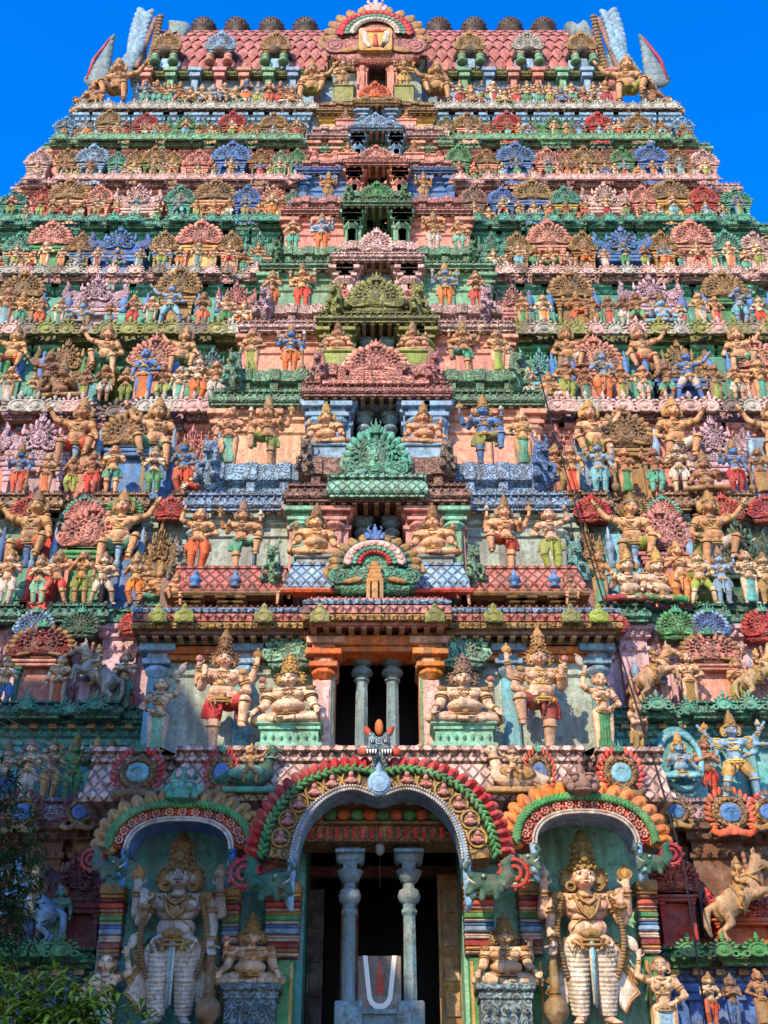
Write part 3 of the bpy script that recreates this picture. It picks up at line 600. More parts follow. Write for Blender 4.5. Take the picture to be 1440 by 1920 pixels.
# name, ledge row, cornice height in px, row number, cornice colour, wall colour
T = [('t11', 192, 20, 1, 'ochre', 'rose'), ('t10', 266, 15, 2, 'lgreen', 'lblue'), ('t9', 342, 15, 3, 'lpink', 'pink'), ('t8', 417, 18, 4, 'teal', 'pink'),
     ('t7', 512, 22, 5, 'lpink', 'teal'), ('t6', 618, 30, 6, 'olive', 'teal'), ('t5', 760, 34, 7, 'lav', 'green'), ('t4', 932, 30, 8, 'sand', 'pink'),
     ('t3', 1140, 30, 9, 'teal', 'wall'), ('t2', 1322, 28, 10, 'teal', 'lav'), ('t2b', 1495, 46, 11, 'lav', 'aqua'), ('t1a', 1775, 34, 12, 'green', 'wood'), ('t1', 1990, 30, 13, 'verm', 'blue')]
HPX = [572, 626, 682, 738]
TI = {t[0]: i for i, t in enumerate(T)}
E = [ES(t[1]) for t in T]; Z1 = [Zr(t[1], e) for t, e in zip(T, E)]; ZB = [Zr(t[1]+t[2], e) for t, e in zip(T, E)]
_h = [(Z1[k], HPX[k]*mpp(T[k][1], E[k])) for k in range(4)]
def HW(z):       # half width of the tower at height z
    if z >= _h[0][0]: return _h[0][1]
    for (za, wa), (zb, wb) in zip(_h, _h[1:]):
        if z >= zb: return wb+(wa-wb)*(z-zb)/(za-zb)
    return _h[3][1]+.16*(_h[3][0]-z)
SHR = {   # shrines on the side walls: px, type, colour, half width px, top row
 't10': [(120,'small','lblue',20,222),(160,'small','ochre',15,230),(200,'shrine','ochre',22,208),(235,'small','ochre',14,232),(271,'shrine','red',22,215),(305,'small','ochre',15,232),(347,'sala','green',33,218),(396,'small','ochre',15,232),(434,'shrine','red',24,212),(473,'small','ochre',15,230),(512,'shrine','ochre',24,215),(556,'small','ochre',18,228),
        (838,'small','olive',18,222),(878,'shrine','ochre',26,215),(918,'small','ochre',15,232),(953,'shrine','red',24,212),(995,'small','ochre',15,232),(1040,'sala','green',34,218),(1086,'small','ochre',14,232),(1125,'shrine','red',24,214),(1163,'small','ochre',15,232),(1200,'shrine','ochre',22,215),(1242,'small','ochre',15,232),(1283,'small','lblue',20,222)],
 't9': [(68,'shrine','lpink',24,283),(120,'small','ochre',20,282),(168,'shrine','lblue',30,275),(216,'small','teal',18,288),(250,'small','ochre',15,284),(286,'shrine','ochre',24,278),(322,'small','ochre',15,286),(370,'shrine','pink',25,285),(432,'shrine','blue',34,270),(487,'small','ochre',22,284),(524,'small','lgreen',15,286),(556,'small','green',16,282),
        (862,'shrine','green',22,275),(915,'small','ochre',22,284),(970,'shrine','blue',34,272),(1030,'shrine','pink',27,282),(1065,'small','brown',15,284),(1100,'shrine','ochre',24,278),(1136,'small','brown',15,284),(1172,'small','green',22,280),(1226,'shrine','blue',31,274),(1277,'small','ochre',22,284),(1325,'shrine','lpink',25,284)],
 't8': [(20,'small','teal',26,362),(75,'small','red',20,355),(122,'shrine','ochre',36,340),(182,'shrine','pink',25,352),(255,'sala','lpink',40,350),(335,'shrine','teal',27,352),(400,'shrine','ochre',36,340),(460,'shrine','blue',26,353),(510,'small','pink',20,352),(548,'small','teal',14,360),
        (890,'shrine','brst',24,352),(944,'shrine','blue',26,355),(1002,'shrine','ochre',34,340),(1062,'shrine','teal',26,354),(1138,'sala','lpink',40,348),(1210,'shrine','pink',24,352),(1264,'shrine','ochre',35,340),(1325,'shrine','red',26,352),(1386,'small','teal',28,358)],
 't7': [(-28,'small','ochre',24,450),(28,'shrine','teal',27,440),(84,'shrine','pink',39,420),(146,'shrine','ochre',24,440),(218,'sala','blue',52,432),(303,'shrine','ochre',24,438),(370,'shrine','pink',40,418),(430,'shrine','ochre',22,438),(484,'sala','teal',26,440),
        (925,'sala','teal',24,440),(973,'shrine','ochre',24,440),(1034,'shrine','pink',37,418),(1098,'shrine','ochre',26,438),(1172,'sala','blue',50,432),(1248,'shrine','ochre',26,438),(1308,'shrine','pink',38,418),(1370,'shrine','teal',26,436),(1424,'small','lpink',26,440)],
 't6': [(30,'shrine','ochre',40,508),(98,'block','teal',34,545),(172,'sala','lav',55,520),(250,'block','teal',30,545),(328,'shrine','ochre',40,500),(388,'block','teal',27,545),(440,'sala','rose',34,530),
        (965,'sala','rose',30,535),(1016,'block','teal',27,540),(1077,'shrine','ochre',40,508),(1146,'block','teal',34,540),(1228,'sala','lav',54,518),(1306,'block','teal',30,545),(1370,'shrine','ochre',40,508),(1432,'block','teal',26,545)],
 't5': [(-25,'block','aqua',34,655),(47,'block','teal',30,655),(112,'sala','ochre',54,640),(162,'block','aqua',20,665),(280,'shrine','pink',45,630),(345,'block','teal',30,655),(392,'sala','aqua',38,655),
        (1018,'sala','aqua',30,655),(1060,'block','teal',26,658),(1125,'shrine','pink',47,632),(1200,'block','teal',26,655),(1284,'sala','ochre',52,642),(1360,'block','teal',26,655),(1435,'shrine','pink',44,635)],
 't4': [(58,'sala','lav',66,780),(152,'block','pink',30,800),(230,'shrine','ochre',54,765),(296,'block','blue',28,800),(352,'sala','rose',30,800),
        (1052,'sala','rose',28,800),(1112,'block','lblue',28,800),(1184,'shrine','ochre',52,765),(1262,'block','pink',28,800),(1354,'sala','lav',60,785),(1445,'block','lblue',30,805)],
 't3': [(10,'block','teal',36,985),(66,'block','verm',26,985),(152,'shrine','pink',56,945),(232,'block','blue',30,985),(290,'sala','ochre',30,985),
        (1112,'sala','ochre',26,985),(1178,'block','sky',32,985),(1258,'shrine','rose',56,950),(1328,'block','lime',28,985),(1405,'sala','dgreen',50,975)],
 't2': [(62,'shrine','teal',60,1165),(190,'block','lav',44,1225),(1345,'shrine','pink',56,1180),(1222,'block','rose',34,1235),(1440,'block','rose',30,1235)],
 't1a': [(130,'sala','maroon',60,1600),(30,'block','maroon',40,1660),(1278,'shrine','red',46,1600),(1405,'sala','verm',66,1655)]}
NUM = ['zeroth', 'first', 'second', 'third', 'fourth', 'fifth', 'sixth', 'seventh', 'eighth', 'ninth', 'tenth', 'eleventh', 'twelfth', 'thirteenth', 'fourteenth', 'fifteenth', 'sixteenth', 'seventeenth', 'eighteenth', 'nineteenth', 'twentieth', 'twenty-first', 'twenty-second', 'twenty-third', 'twenty-fourth', 'twenty-fifth', 'twenty-sixth']
ROWN = ['', 'topmost', 'second', 'third', 'fourth', 'fifth', 'sixth', 'seventh', 'eighth', 'ninth', 'tenth', 'eleventh', 'twelfth', 'thirteenth']
PEND = []       # things waiting for their ordinal
def pend(o, px, row, desc, noun, bay=False): PEND.append((o, px, row, desc, noun, bay))
def finish_labels():
    groups = {}
    for r in PEND: groups.setdefault((r[2], r[4], r[5], r[1] > CX), []).append(r)
    for (row, noun, bay, right), rs in groups.items():
        rs.sort(key=lambda r: abs(r[1]-CX))
        for i, r in enumerate(rs):
            sd = 'right' if right else 'left'
            if bay: w = f"{NUM[i+1]} {noun} {sd} of the {bay}"
            else: w = f"{NUM[i+1]} {noun} {sd} of the bay, {ROWN[row]} row down" if row > 1 else f"{NUM[i+1]} {noun} {sd} of centre in the topmost row"
            r[0]['label'] = f"{r[3]}, {w}"

def corn_profile(z0, z1, depth=1.6, k=1.0):
    h = z1 - z0
    return [(-depth, z0+.02), (-.16*k, z0+.02), (-.16*k, z0-.05), (-.03, z0-.05), (-.03, z0), (.0, z0+.01), (.035, z0+.12*h), (.03, z0+.35*h), (-.03, z0+.6*h), (-.11, z0+.8*h), (-.12, z0+.86*h), (-.05, z0+.87*h), (-.05, z1), (-depth, z1)]
def plan_steps(hw, Y, back, steps, dep=.24, skip=None):
    pts = [(-hw, back), (-hw, Y)]
    for a, b in sorted(steps):
        a = max(a, -hw+.05); b = min(b, hw-.05)
        if b-a < .1 or a <= pts[-1][0]+.02: continue
        pts += [(a, Y), (a, Y-dep), (b, Y-dep), (b, Y)]
    return pts + [(hw, Y), (hw, back)]
def beads(B, plan, z, r, gap, out=.02, m=0):
    for (x0, y0), (x1, y1) in zip(plan, plan[1:]):
        if abs(y1-y0) > abs(x1-x0) and abs(y1-y0) > 1: continue
        L = sqrt((x1-x0)**2+(y1-y0)**2); n = int(L/gap)
        for i in range(n):
            t = (i+.5)/n; x = x0+(x1-x0)*t; y = y0+(y1-y0)*t
            B.add([(x-r, y-out, z), (x, y-out-r*.6, z+r*1.2), (x+r, y-out, z), (x, y-out-r*.6, z-r*1.2), (x, y-out-r*1.3, z)], [(0, 4, 1), (1, 4, 2), (2, 4, 3), (3, 4, 0)], m)
def wall_profile(z0, z1):
    h = z1-z0
    return [(.12, z0), (.12, z0+.07*h), (.06, z0+.09*h), (.09, z0+.12*h), (.02, z0+.15*h), (0, z0+.16*h), (0, z0+.72*h), (.05, z0+.74*h), (.05, z0+.78*h), (.0, z0+.79*h), (.0, z0+.86*h), (.08, z0+.88*h), (.08, z0+.93*h), (.16, z0+.95*h), (.16, z1)]
ORDER = 0
for i, (nm, py, band, row, ck, wk) in enumerate(T):
    e, z1, zb = E[i], Z1[i], ZB[i]; hw = HW(z1); back = 30.5+ (3 if i else 3)
    st = [(X(p-w, py, e), X(p+w, py, e)) for p, ty, c, w, tp in SHR.get(nm, [])]
    pl = plan_steps(hw, e, 45-hw*.25, st)
    HALF = [pl] if nm not in ('t2b', 't1a', 't1') else [[p for p in pl if p[0] < -4.2]+[(-4.2, e), (-4.2, 26)], [(4.2, 26), (4.2, e)]+[p for p in pl if p[0] > 4.2]]
    for pl in HALF:
        C = MB(); C.loft(pl, corn_profile(zb, z1)); beads(C, pl, zb+.5*(z1-zb), .05, .16); beads(C, pl, z1-.03, .035, .12, .0)
        co = gpart('cornice', C, ck, 'carved' if i not in (0,) else 'band')
    # dentil row under the cornice
    D = MB()
    n = int(2*hw/.34)
    for k in range(n):
        x = -hw+.17+2*hw*k/n
        if len(HALF) > 1 and abs(x) < 4.2: continue
        D.box(x-.07, x+.07, e+.06, e+.4, zb-.13, zb-.03)
    gpart('dentil_row', D, 'sand' if i % 2 else 'lblue', label='row of small blocks under a cornice')
    if i == 0: continue
    # storey wall from this ledge to the cornice above
    e2 = E[i-1]; zt = ZB[i-1]; yw = e2+.30
    st = [(X(p-w*.8, py, e), X(p+w*.8, py, e)) for p, ty, c, w, tp in SHR.get(nm, [])]
    pl = plan_steps(hw-.55, yw, 45-hw*.25, st, .2)
    HALF = [(pl, -99, 99)] if nm not in ('t2b', 't1a', 't1') else [([p for p in pl if p[0] < -4.2]+[(-4.2, yw), (-4.2, 26)], -99, -4.3), ([(4.2, 26), (4.2, yw)]+[p for p in pl if p[0] > 4.2], 4.3, 99)]
    for pl, xa, xb in HALF:
      W = MB(); W.loft(pl, wall_profile(z1, zt-.02)); x = -hw+.9
      while x < hw-.8:
        if abs(x) > 2.0 and xa < x < xb:
            h = zt-z1
            W.box(x-.08, x+.08, yw-.10, yw+.1, z1+.16*h, z1+.74*h); W.box(x-.13, x+.13, yw-.15, yw+.1, z1+.66*h, z1+.71*h); W.box(x-.11, x+.11, yw-.13, yw+.1, z1+.75*h, z1+.79*h)
        x += .62
      beads(W, pl, z1+.76*(zt-z1), .05, .15, .07); beads(W, pl, z1+.90*(zt-z1), .055, .17, .1); beads(W, pl, z1+.13*(zt-z1), .05, .15, .1)
      gpart('storey_wall', W, wk)
# ---- small arch ornaments on every cornice
nk = 0
for i, (nm, py, band, row, ck, wk) in reversed(list(enumerate(T))):
    if nm in ('t1', 't2b', 't3', 't4'): continue
    e, z1, zb = E[i], Z1[i], ZB[i]; hw = HW(z1); w = .58 if i < 5 else .76 if i < 9 else .5
    stp = [(X(p-w_, py, e), X(p+w_, py, e)) for p, ty, c, w_, tp in SHR.get(nm, [])]
    sx = [X(p, py, e) for p, *_ in SHR.get(nm, [])] or [x*.9 for x in range(-13, 14)]
    xs = []
    srt = sorted(sx)
    for a, b in zip(srt, srt[1:]): xs += [a, (a+b)/2]
    xs.append(srt[-1]); hwb = 120*mpp(py, e)*(1+(py-200)/600)
    me = ORN['kudu'].parts[0][1]
    col = {'lpink': 'lpink', 'lav': 'lpink', 'olive': 'olive', 'teal': 'teal', 'green': 'green', 'lgreen': 'lgreen', 'sand': 'lpink',  'ochre': 'lgrey'}.get(ck, 'rose')
    rest = MB()
    for x in xs:
        if abs(x) > hw-.2 or abs(x) < hwb: continue
        lim = .04 if i < 5 else .10; s = w*random.uniform(.8, 1.2); ky = e-.16-(.24 if any(a < x < b for a, b in stp) else 0)
        if nk < 96:
            o = part('arch_ornament', me, GO, [M(random.choice([col, col, 'lpink', 'stone', 'lgrey']) if i < 9 else col, 'plain')]); o.location = (x, ky-22, zb+.03); o.scale = (s, s*.8, min(s, (z1-zb+lim)/.95)); nk += 1
        else:
            vs = [(x+v.co.x*s, ky+v.co.y*s*.8, zb+.03+v.co.z*min(s, (z1-zb+lim)/.95)) for v in me.vertices]; rest.add(vs, [tuple(p.vertices) for p in me.polygons])
    if rest.v: tag(gpart('arch_ornament', rest, col, 'plain', smooth=True), kind='stuff')

# ------------------------------------------------------------------ middle bay
# name, base, wall top, cornice top, half width, centre half width, door half width, door top, wall, centre, side cornice, centre cornice, parapet
BAY = [('c2', 1400, 1176, 1130, 440, 122, 80, 1202, 'wall', 'peach', 'brst', 'rose', 'verm'),
       ('c3', 1063, 945, 915, 352, 165, 54, 945, 'wall', 'rose', 'lblue', 'brst', 'lblue'),
       ('c4', 865, 748, 722, 305, 132, 50, 757, 'peach', 'lblue', 'lgreen', 'rose', 'lgreen'),
       ('c5', 690, 610, 592, 250, 105, 44, 613, 'pink', 'olive', 'lpink', 'olive', 'lpink'),
       ('c6', 568, 494, 480, 212, 80, 36, 505, 'lgreen', 'lpink', 'lgreen', 'lpink', 'lgreen'),
       ('c7', 460, 391, 380, 170, 60, 30, 398, 'pink', 'lgreen', 'rose', 'lgreen', 'rose'),
       ('c8', 366, 315, 305, 142, 54, 28, 322, 'blue', 'pink', 'blue', 'pink', 'rose'),
       ('c9', 297, 250, 242, 122, 45, 24, 258, 'pink', 'lblue', 'lpink', 'lblue', 'lpink'),
       ('c10', 234, 203, 195, 104, 36, 16, 210, 'yellow', 'lblue', 'ochre', 'ochre', 'ochre'),
       ('c11', 189, 108, 100, 84, 38, 19, 112, 'wall', 'pink', 'ochre', 'ochre', 'ochre')]
BI = {}
for i, (nm, pb, pt, pc, hw, ch, dh, dt, wk, ck, k1, k2, pk) in enumerate(BAY):
    eb = EB(pb); ec = EB(pc); zb = Zr(pb, eb); zt = Zr(pt, ec); zc = Zr(pc, ec); yw = ec+.45; mb_, mc = mpp(pb, eb), mpp(pc, ec)
    if nm == 'c2': yw = 18.0; ec2 = 17.35; zt = Zr(pt, ec2); zc = Zr(pc, ec2)
    if nm == 'c11': yw = eb+.85; zt = Zr(pt, yw-.2); ec = yw-.35; zc = Zr(pc, ec)
    HWm, CH, DH = hw*mpp(pb, yw), ch*mpp(pb, yw), dh*mpp(pb, yw); BI[nm] = dict(eb=eb, ec=ec, zb=zb, zt=zt, zc=zc, yw=yw, HW=HWm, CH=CH, DH=DH)
    back = min(yw+6.5, ES(pc)+1.5); cp = .28; zd = Zr(dt, yw-cp)
    Wl = MB(); prof = wall_profile(zb-.02, zt)
    Wl.loft([(-HWm, back), (-HWm, yw), (-CH, yw)], prof); gpart('bay_wall', Wl, wk); Wl = MB(); Wl.loft([(CH, yw), (HWm, yw), (HWm, back)], prof)
    gpart('bay_wall', Wl, wk)
    Wc = MB(); Wc.loft([(-CH, yw+.01), (-CH, yw-cp), (-DH, yw-cp), (-DH, yw+.3)], prof); gpart('door_jamb', Wc, ck); Wc = MB(); Wc.loft([(DH, yw+.3), (DH, yw-cp), (CH, yw-cp), (CH, yw+.01)], prof); gpart('door_jamb', Wc, ck); Wc = MB()
    if zd < zt: Wc.box(-DH+.002, DH-.002, yw-cp+.01, yw+.3, zd, zt-.01)
    if Wc.v: gpart('door_lintel', Wc, ck)
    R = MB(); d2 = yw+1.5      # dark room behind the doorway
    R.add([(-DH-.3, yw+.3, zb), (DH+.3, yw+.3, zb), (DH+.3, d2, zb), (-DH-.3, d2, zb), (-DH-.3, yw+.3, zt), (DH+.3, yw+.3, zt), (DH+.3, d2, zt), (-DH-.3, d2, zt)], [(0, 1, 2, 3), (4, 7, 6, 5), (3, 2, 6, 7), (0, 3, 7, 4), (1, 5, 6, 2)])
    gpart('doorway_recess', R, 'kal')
    # pilasters left and right on the wall and beside the door
    def pil(x, y, w, z0, z1, key, caps='yellow'):
        B = MB(); h = z1-z0; B.box(x-w/2, x+w/2, y-.10, y+.12, z0+.06*h, z0+.70*h, 0, .015); B.box(x-w*.62, x+w*.62, y-.14, y+.1, z0, z0+.07*h, 0, .015)
        B.box(x-w*.38, x+w*.38, y-.125, y+.1, z0+.12*h, z0+.62*h)
        o = gpart('pilaster', B, key); C_ = MB()
        C_.lathe([(w*.4, .0), (w*.75, .05*h), (w*.75, .08*h), (w*.45, .10*h)], (x, y-.02, z0+.70*h), 8, ph=pi/8); C_.box(x-w*.85, x+w*.85, y-.2, y+.1, z0+.80*h, z0+.845*h, 0, .012)
        C_.box(x-w*.6, x+w*.6, y-.14, y+.1, z0+.845*h, z0+.90*h); C_.box(x-w*1.1, x+w*1.1, y-.25, y+.1, z0+.90*h, z0+.96*h, 0, .015); C_.box(x-w*.7, x+w*.7, y-.18, y+.1, z0+.96*h, z1)
        c = part('capital', C_.mesh('capital', False), o, [M(caps)]); return o
    pw = min(.34, .11*HWm+.04)
    for s in (-1, 1):
        if nm != 'c2': pil(s*(DH+pw*.8), yw-cp, pw*.85, zb, zt, ck, ck)
        else: pil(s*(DH+.19), yw-cp-.05, .27, zb, zt-.25, 'lpink', 'orange')
        if nm not in ('c10', 'c11'):
            pil(s*(CH-pw*.6), yw-cp, pw*.85, zb, zt, 'lgreen' if nm in ('c3', 'c2') else ck, 'mint' if nm == 'c3' else ck)
            for f in (.42, .96): pil(s*(CH+(HWm-CH)*f), yw, pw*.8, zb, zt, wk if nm not in ('c2', 'c3') else ('sky' if nm == 'c2' else 'grey'), wk if nm != 'c2' else 'lblue')
    # cornice, with its centre thrown forward
    yc = ec if nm != 'c2' else 17.35; hc = (hw+8)*mpp(pc, yc); cc = (ch+6)*mpp(pc, yc)
    for key, pl, dz in ((k1, [(-hc, back), (-hc, yc+.12), (-cc, yc+.12)], 0), (k1, [(cc, yc+.12), (hc, yc+.12), (hc, back)], 0), (k2, [(-cc, yc+.5), (-cc, yc-.18), (cc, yc-.18), (cc, yc+.5)], .02)):
        C = MB(); C.loft(pl, corn_profile(zt+dz, zc+dz, .9, .8)); beads(C, pl, zt+.52*(zc-zt), .045, .15); beads(C, pl, zc-.02, .03, .11, 0); gpart('bay_cornice', C, key, 'carved' if nm not in ('c2',) else 'plain')
        if nm == 'c2':
            for f0, f1, kk, kd in ((.02, .26, 'gold', 'carved'), (.30, .62, 'brick' if key == k1 else 'rose', 'lattice'), (.66, .84, 'lblue', 'carved')):
                C = MB(); hh = zc-zt; C.loft(pl, [(-.2, zt+f0*hh), (.075, zt+f0*hh), (.09, zt+(f0+f1)/2*hh), (.06, zt+f1*hh), (-.2, zt+f1*hh)]); beads(C, pl, zt+(f0+f1)/2*hh, .04, .12, .08); gpart('cornice_band', C, kk, kd)
        D = MB()
        x0, x1 = min(p[0] for p in pl), max(p[0] for p in pl); n = max(2, int((x1-x0)/.2)); y = min(p[1] for p in pl)
        for k in range(n): x = x0+.05+(x1-x0)*k/n; D.box(x, x+.09, y+.08, y+.5, zt-.09+dz, zt-.02+dz)
        gpart('dentil_row', D, 'sand')
    # parapet between this cornice and the next floor
    if i+1 < len(BAY):
        n2 = BAY[i+1]; en = EB(n2[1]); zn = Zr(n2[1], en); hn = n2[4]*mpp(n2[1], en)+.25; cn = n2[5]*mpp(n2[1], en)+.1
        z0 = zc-.03; h = zn-z0
        if nm != 'c2':
            for key, pl in ((pk, [(-hn, back+.5), (-hn, en+.08), (-cn, en+.08)]), (pk, [(cn, en+.08), (hn, en+.08), (hn, back+.5)]), (k2, [(-cn, en+.6), (-cn, en-.12), (cn, en-.12), (cn, en+.6)])):
                B = MB(); d = 0 if key == pk else .015
                B.loft(pl, [(.02, z0), (.02, z0+.2*h), (-.1, z0+.24*h), (-.1, z0+.44*h), (.0, z0+.48*h), (.05, z0+.52*h), (.05, z0+.9*h), (.0, z0+.92*h), (.0, zn+d), (-1.3, zn+d)])
                x0, x1 = min(p[0] for p in pl), max(p[0] for p in pl); n = max(1, int((x1-x0)/.55)); y = min(p[1] for p in pl)
                for k in range(n):
                    x = x0+(x1-x0)*(k+.5)/n; B.box(x-.09, x+.09, y-.03, y+.15, z0+.2*h, z0+.5*h, 0, .01); B.box(x-.13, x+.13, y-.10, y+.1, z0+.5*h, zn-.02, 0, .015)
                gpart('parapet', B, key, 'carved')
        else:
            # open gallery: short pillars under lattice-tiled barrel roofs
            yb = en+.05; B = MB(); B.box(-hn-.3, hn+.3, yb+.35, yb+1.2, z0, zn-.01); gpart('parapet', B, 'brst')
            zr = Zr(1109, yb-.1)
            for a, b, key, pj in ((-hn, -cn+.1, 'brick', 0), (cn-.1, hn, 'brick', 0), (-cn+.12, -.62, 'lblue', -.12), (.62, cn-.12, 'lblue', -.12)):
                B = MB(); pts = [(a, yb+.6), (a, yb-.12+pj), (b, yb-.12+pj), (b, yb+.6)]
                B.loft(pts, [(-.3, zr-.05), (.06, zr-.05), (.08, zr), (.05, zr+.04), (.07, zr+.1), (.02, zr+.5*(zn-zr)), (-.05, zn-.06), (-.02, zn-.05), (-.02, zn), (-1.0, zn)]); gpart('lattice_roof', B, key, 'lattice')
                B = MB(); B.loft(pts, [(-.1, zr-.14), (.10, zr-.14), (.13, zr-.10), (.10, zr-.055), (-.1, zr-.055)]); gpart('eave_band', B, 'dgold' if key == 'brick' else 'verm')
            for x in [X(p, 1100, yb) for p in (350, 368, 428, 446, 612, 630, 785, 803, 965, 983, 1040, 1058)]:
                pil(x, yb-.02, .17, z0, zr-.14, 'yellow' if abs(x) > 1.2 else 'peach', 'dgold')
b = BI['c2']; yw = b['yw']
for a, c, pj in ((-b['HW'], -b['CH']-.02, .16), (-b['CH'], b['CH'], .5), (b['CH']+.02, b['HW'], .16)):
    B = MB(); B.box(a, c, yw-pj, yw+.1, b['zt']-.24, b['zt']-.06, 0, .02); B.box(a+.02, c-.02, yw-pj+.05, yw+.1, b['zt']-.34, b['zt']-.245, 0, .01); gpart('lintel_beam', B, 'orange')
# teal cap over the third-floor cornice
b = BI['c3']; w_ = 90*mpp(900, b['ec']); C = MB(); pl = [(-w_, b['ec']+.2), (-w_, b['ec']-.30), (w_, b['ec']-.30), (w_, b['ec']+.2)]; C.loft(pl, corn_profile(b['zt']+.05, b['zc']+.16, .4, .8)); beads(C, pl, b['zc']+.1, .04, .12); gpart('bay_cornice', C, 'mint', 'lattice')
# door pillars of the upper doorways
def pillar(x, y, z0, z1, r, key, parent=None):
    h = z1-z0; B = MB()
    B.box(x-r*1.5, x+r*1.5, y-r*1.5, y+r*1.5, z0, z0+.10*h, 0, r*.2); B.lathe([(r*1.25, .10*h), (r*1.25, .13*h), (r*1.02, .15*h), (r, .45*h), (r*.92, .70*h), (r*1.25, .715*h), (r*1.25, .725*h), (r*.9, .735*h)], (x, y, z0), 8, ph=pi/8)
    o = gpart('pillar', B, key); C = MB()
    C.lathe([(r*.9, .735*h), (r*.95, .75*h), (r*1.5, .765*h), (r*1.7, .785*h), (r*1.5, .81*h), (r*.9, .82*h), (r*.85, .84*h), (r*1.3, .85*h), (r*1.9, .885*h), (r*2.0, .895*h), (r*1.1, .9*h)], (x, y, z0), 16)
    C.box(x-r*1.0, x+r*1.0, y-r, y+r, z0+.895*h, z0+.96*h); C.box(x-r*2.1, x+r*2.1, y-r*1.3, y+r*1.3, z0+.925*h, z1, 0, r*.5); part('capital', sharp(C.mesh('capital')), o, [M(key)])
for nm, f in (('c2', .37), ('c3', .52), ('c4', .5), ('c5', .46), ('c6', .5)):
    b = BI[nm]
    for s in (-1, 1): pillar(s*b['DH']*f, b['yw']+.02, b['zb'], b['zt'] if nm != 'c2' else Zr(1202, b['yw']-.28), .11 if nm == 'c2' else .10, 'bgrey')
# ------------------------------------------------------------------ shrines and statues on the side walls
for nm, lst in SHR.items():
    i = TI[nm]; e, z1 = E[i], Z1[i]; row = T[i][3]
    for px, ty, key, w, tp in lst:
        w *= 1.2; tp -= (T[i][1]-tp)*(.10 if nm in ('t10', 't9', 't8', 't7') else .04); y = e+.34; P = ORN[ty]; W = 2*w*mpp(T[i][1]-15, y); H = Zr(tp, y)-z1
        if ty == 'block': H *= .95
        s = (W/P.w, min(W/P.w, .9), H/P.h); x = X(px, T[i][1]-20, y)
        cols = {n_: key for n_, *_ in P.parts}
        if ty in ('shrine', 'small', 'sala') and key in ('ochre', 'teal', 'pink') and random.random() < .5: cols['niche'] = random.choice(['pink', 'green', 'blue', 'yellow', 'peach'])
        if ty == 'block': cols['pots'] = {'teal': 'blue', 'pink': 'lblue', 'aqua': 'green'}.get(key, 'lblue')
        if nm in ('t2', 't1a') and ty == 'shrine': cols.update(petal_border='ochre' if nm == 't2' else 'crimson', crest='teal', gable='crimson' if px < 700 else key)
        name = {'shrine': 'fan_gabled_shrine', 'small': 'fan_gabled_shrine', 'sala': 'barrel_roofed_shrine', 'block': 'stepped_shrine'}[ty]
        noun = {'shrine': 'gabled shrine', 'small': 'gabled shrine', 'sala': 'barrel-roofed shrine', 'block': 'stepped shrine'}[ty]
        d = {'shrine': 'large ', 'small': 'narrow ', 'sala': 'wide ', 'block': ''}[ty] + WORD[key] + {'shrine': ' niche', 'small': ' niche', 'sala': ' pavilion', 'block': ' block with pots'}[ty]
        o = spawn(P, name, (x, y, z1), s, 'x', 'miniature shrine', f'miniature shrines along the tower ledges', cols); pend(o, px, row, d, noun)
DESC = {'deity': 'four-armed deity', 'worship': 'praying figure', 'lady': 'standing woman', 'stand': 'standing attendant', 'seated': 'cross-legged figure', 'stride': 'striding figure', 'squat': 'squatting figure', 'armup': 'figure with raised arm',
        'plain': 'bare-chested man', 'flute': 'flute player', 'dwara': 'one-legged guardian', 'club': 'club bearer', 'giant': 'sitting giant', 'giantb': 'sitting giant', 'crouch': 'crouching giant', 'fat': 'pot-bellied sitter', 'many': 'many-armed deity',
        'rider': 'horse rider', 'recline': 'lounging figure', 'guardian': 'towering guardian', 'dancer': 'crowned guardian', 'lady_fan': 'woman with fan', 'lady_l': 'standing woman', 'fat_l': 'crowned pot-bellied sitter'}
GOLDISH = ['ochre', 'gold', 'dgold', 'ochre']
def statue(kind, px, pt, pb, Y, z, row, skin='skin', cloth='red', mirror=False, noun=None, bay=False, name=None, cat='statue', group=None, label=None, k=1.0, head=None, rz=None, cols=None):
    P = FIG[kind]; m = mpp((pt+pb)/2, Y); x = X(px, (pt+pb)/2, Y); zt = Zr(pt, Y); h = zt-z if noun or label else max(zt-z, Zr(pt, Y)-Zr(pb, Y)); s = h/P.z1 if P.z1 > 0 else 1
    c = dict(body=skin, garment=cloth, jewellery=random.choice(GOLDISH) if skin not in ('blue', 'lblue') else random.choice(['gold', 'yellow']), headdress=head or random.choice(GOLDISH+['brst']), lips='lips', hair='brown', eyes=None)
    if cols: c.update(cols)
    if label is None and skin in ('skin', 'tan') and noun is None: skin = random.choice([skin, skin, 'pale', 'fair', 'brown']); c['body'] = skin
    base = kind.replace('_m', '').replace('_l', '') if kind not in ('lady_fan',) else 'lady_fan'
    P2 = P
    r = empty(name or 'statue', (x, Y, z)); k *= 1.30 if kind == 'fat_l' else 1.06; r.scale = ((-s if mirror else s)*k, s*k*.95, s); r.rotation_euler = (radians(5), 0, rz if rz is not None else random.uniform(-.16, .16))
    tag(r, label, cat, group or 'painted statues on the tower')
    for n_, me, key, kd in P.parts:
        if n_ == 'eyes': part('eyes', me, r)
        else: part(n_, me, r, [M(c.get(n_, key), kd)])
    if label is None: pend(r, px, row, f"{WORD[skin]} {DESC[base]} in {WORD[cloth]}", noun or 'statue', bay)
    return r
CL = ['verm', 'teal', 'green', 'orange', 'white', 'lime', 'red', 'sky', 'ochre']
SK = ['skin', 'skin', 'tan', 'brown', 'fair', 'pale', 'pale']
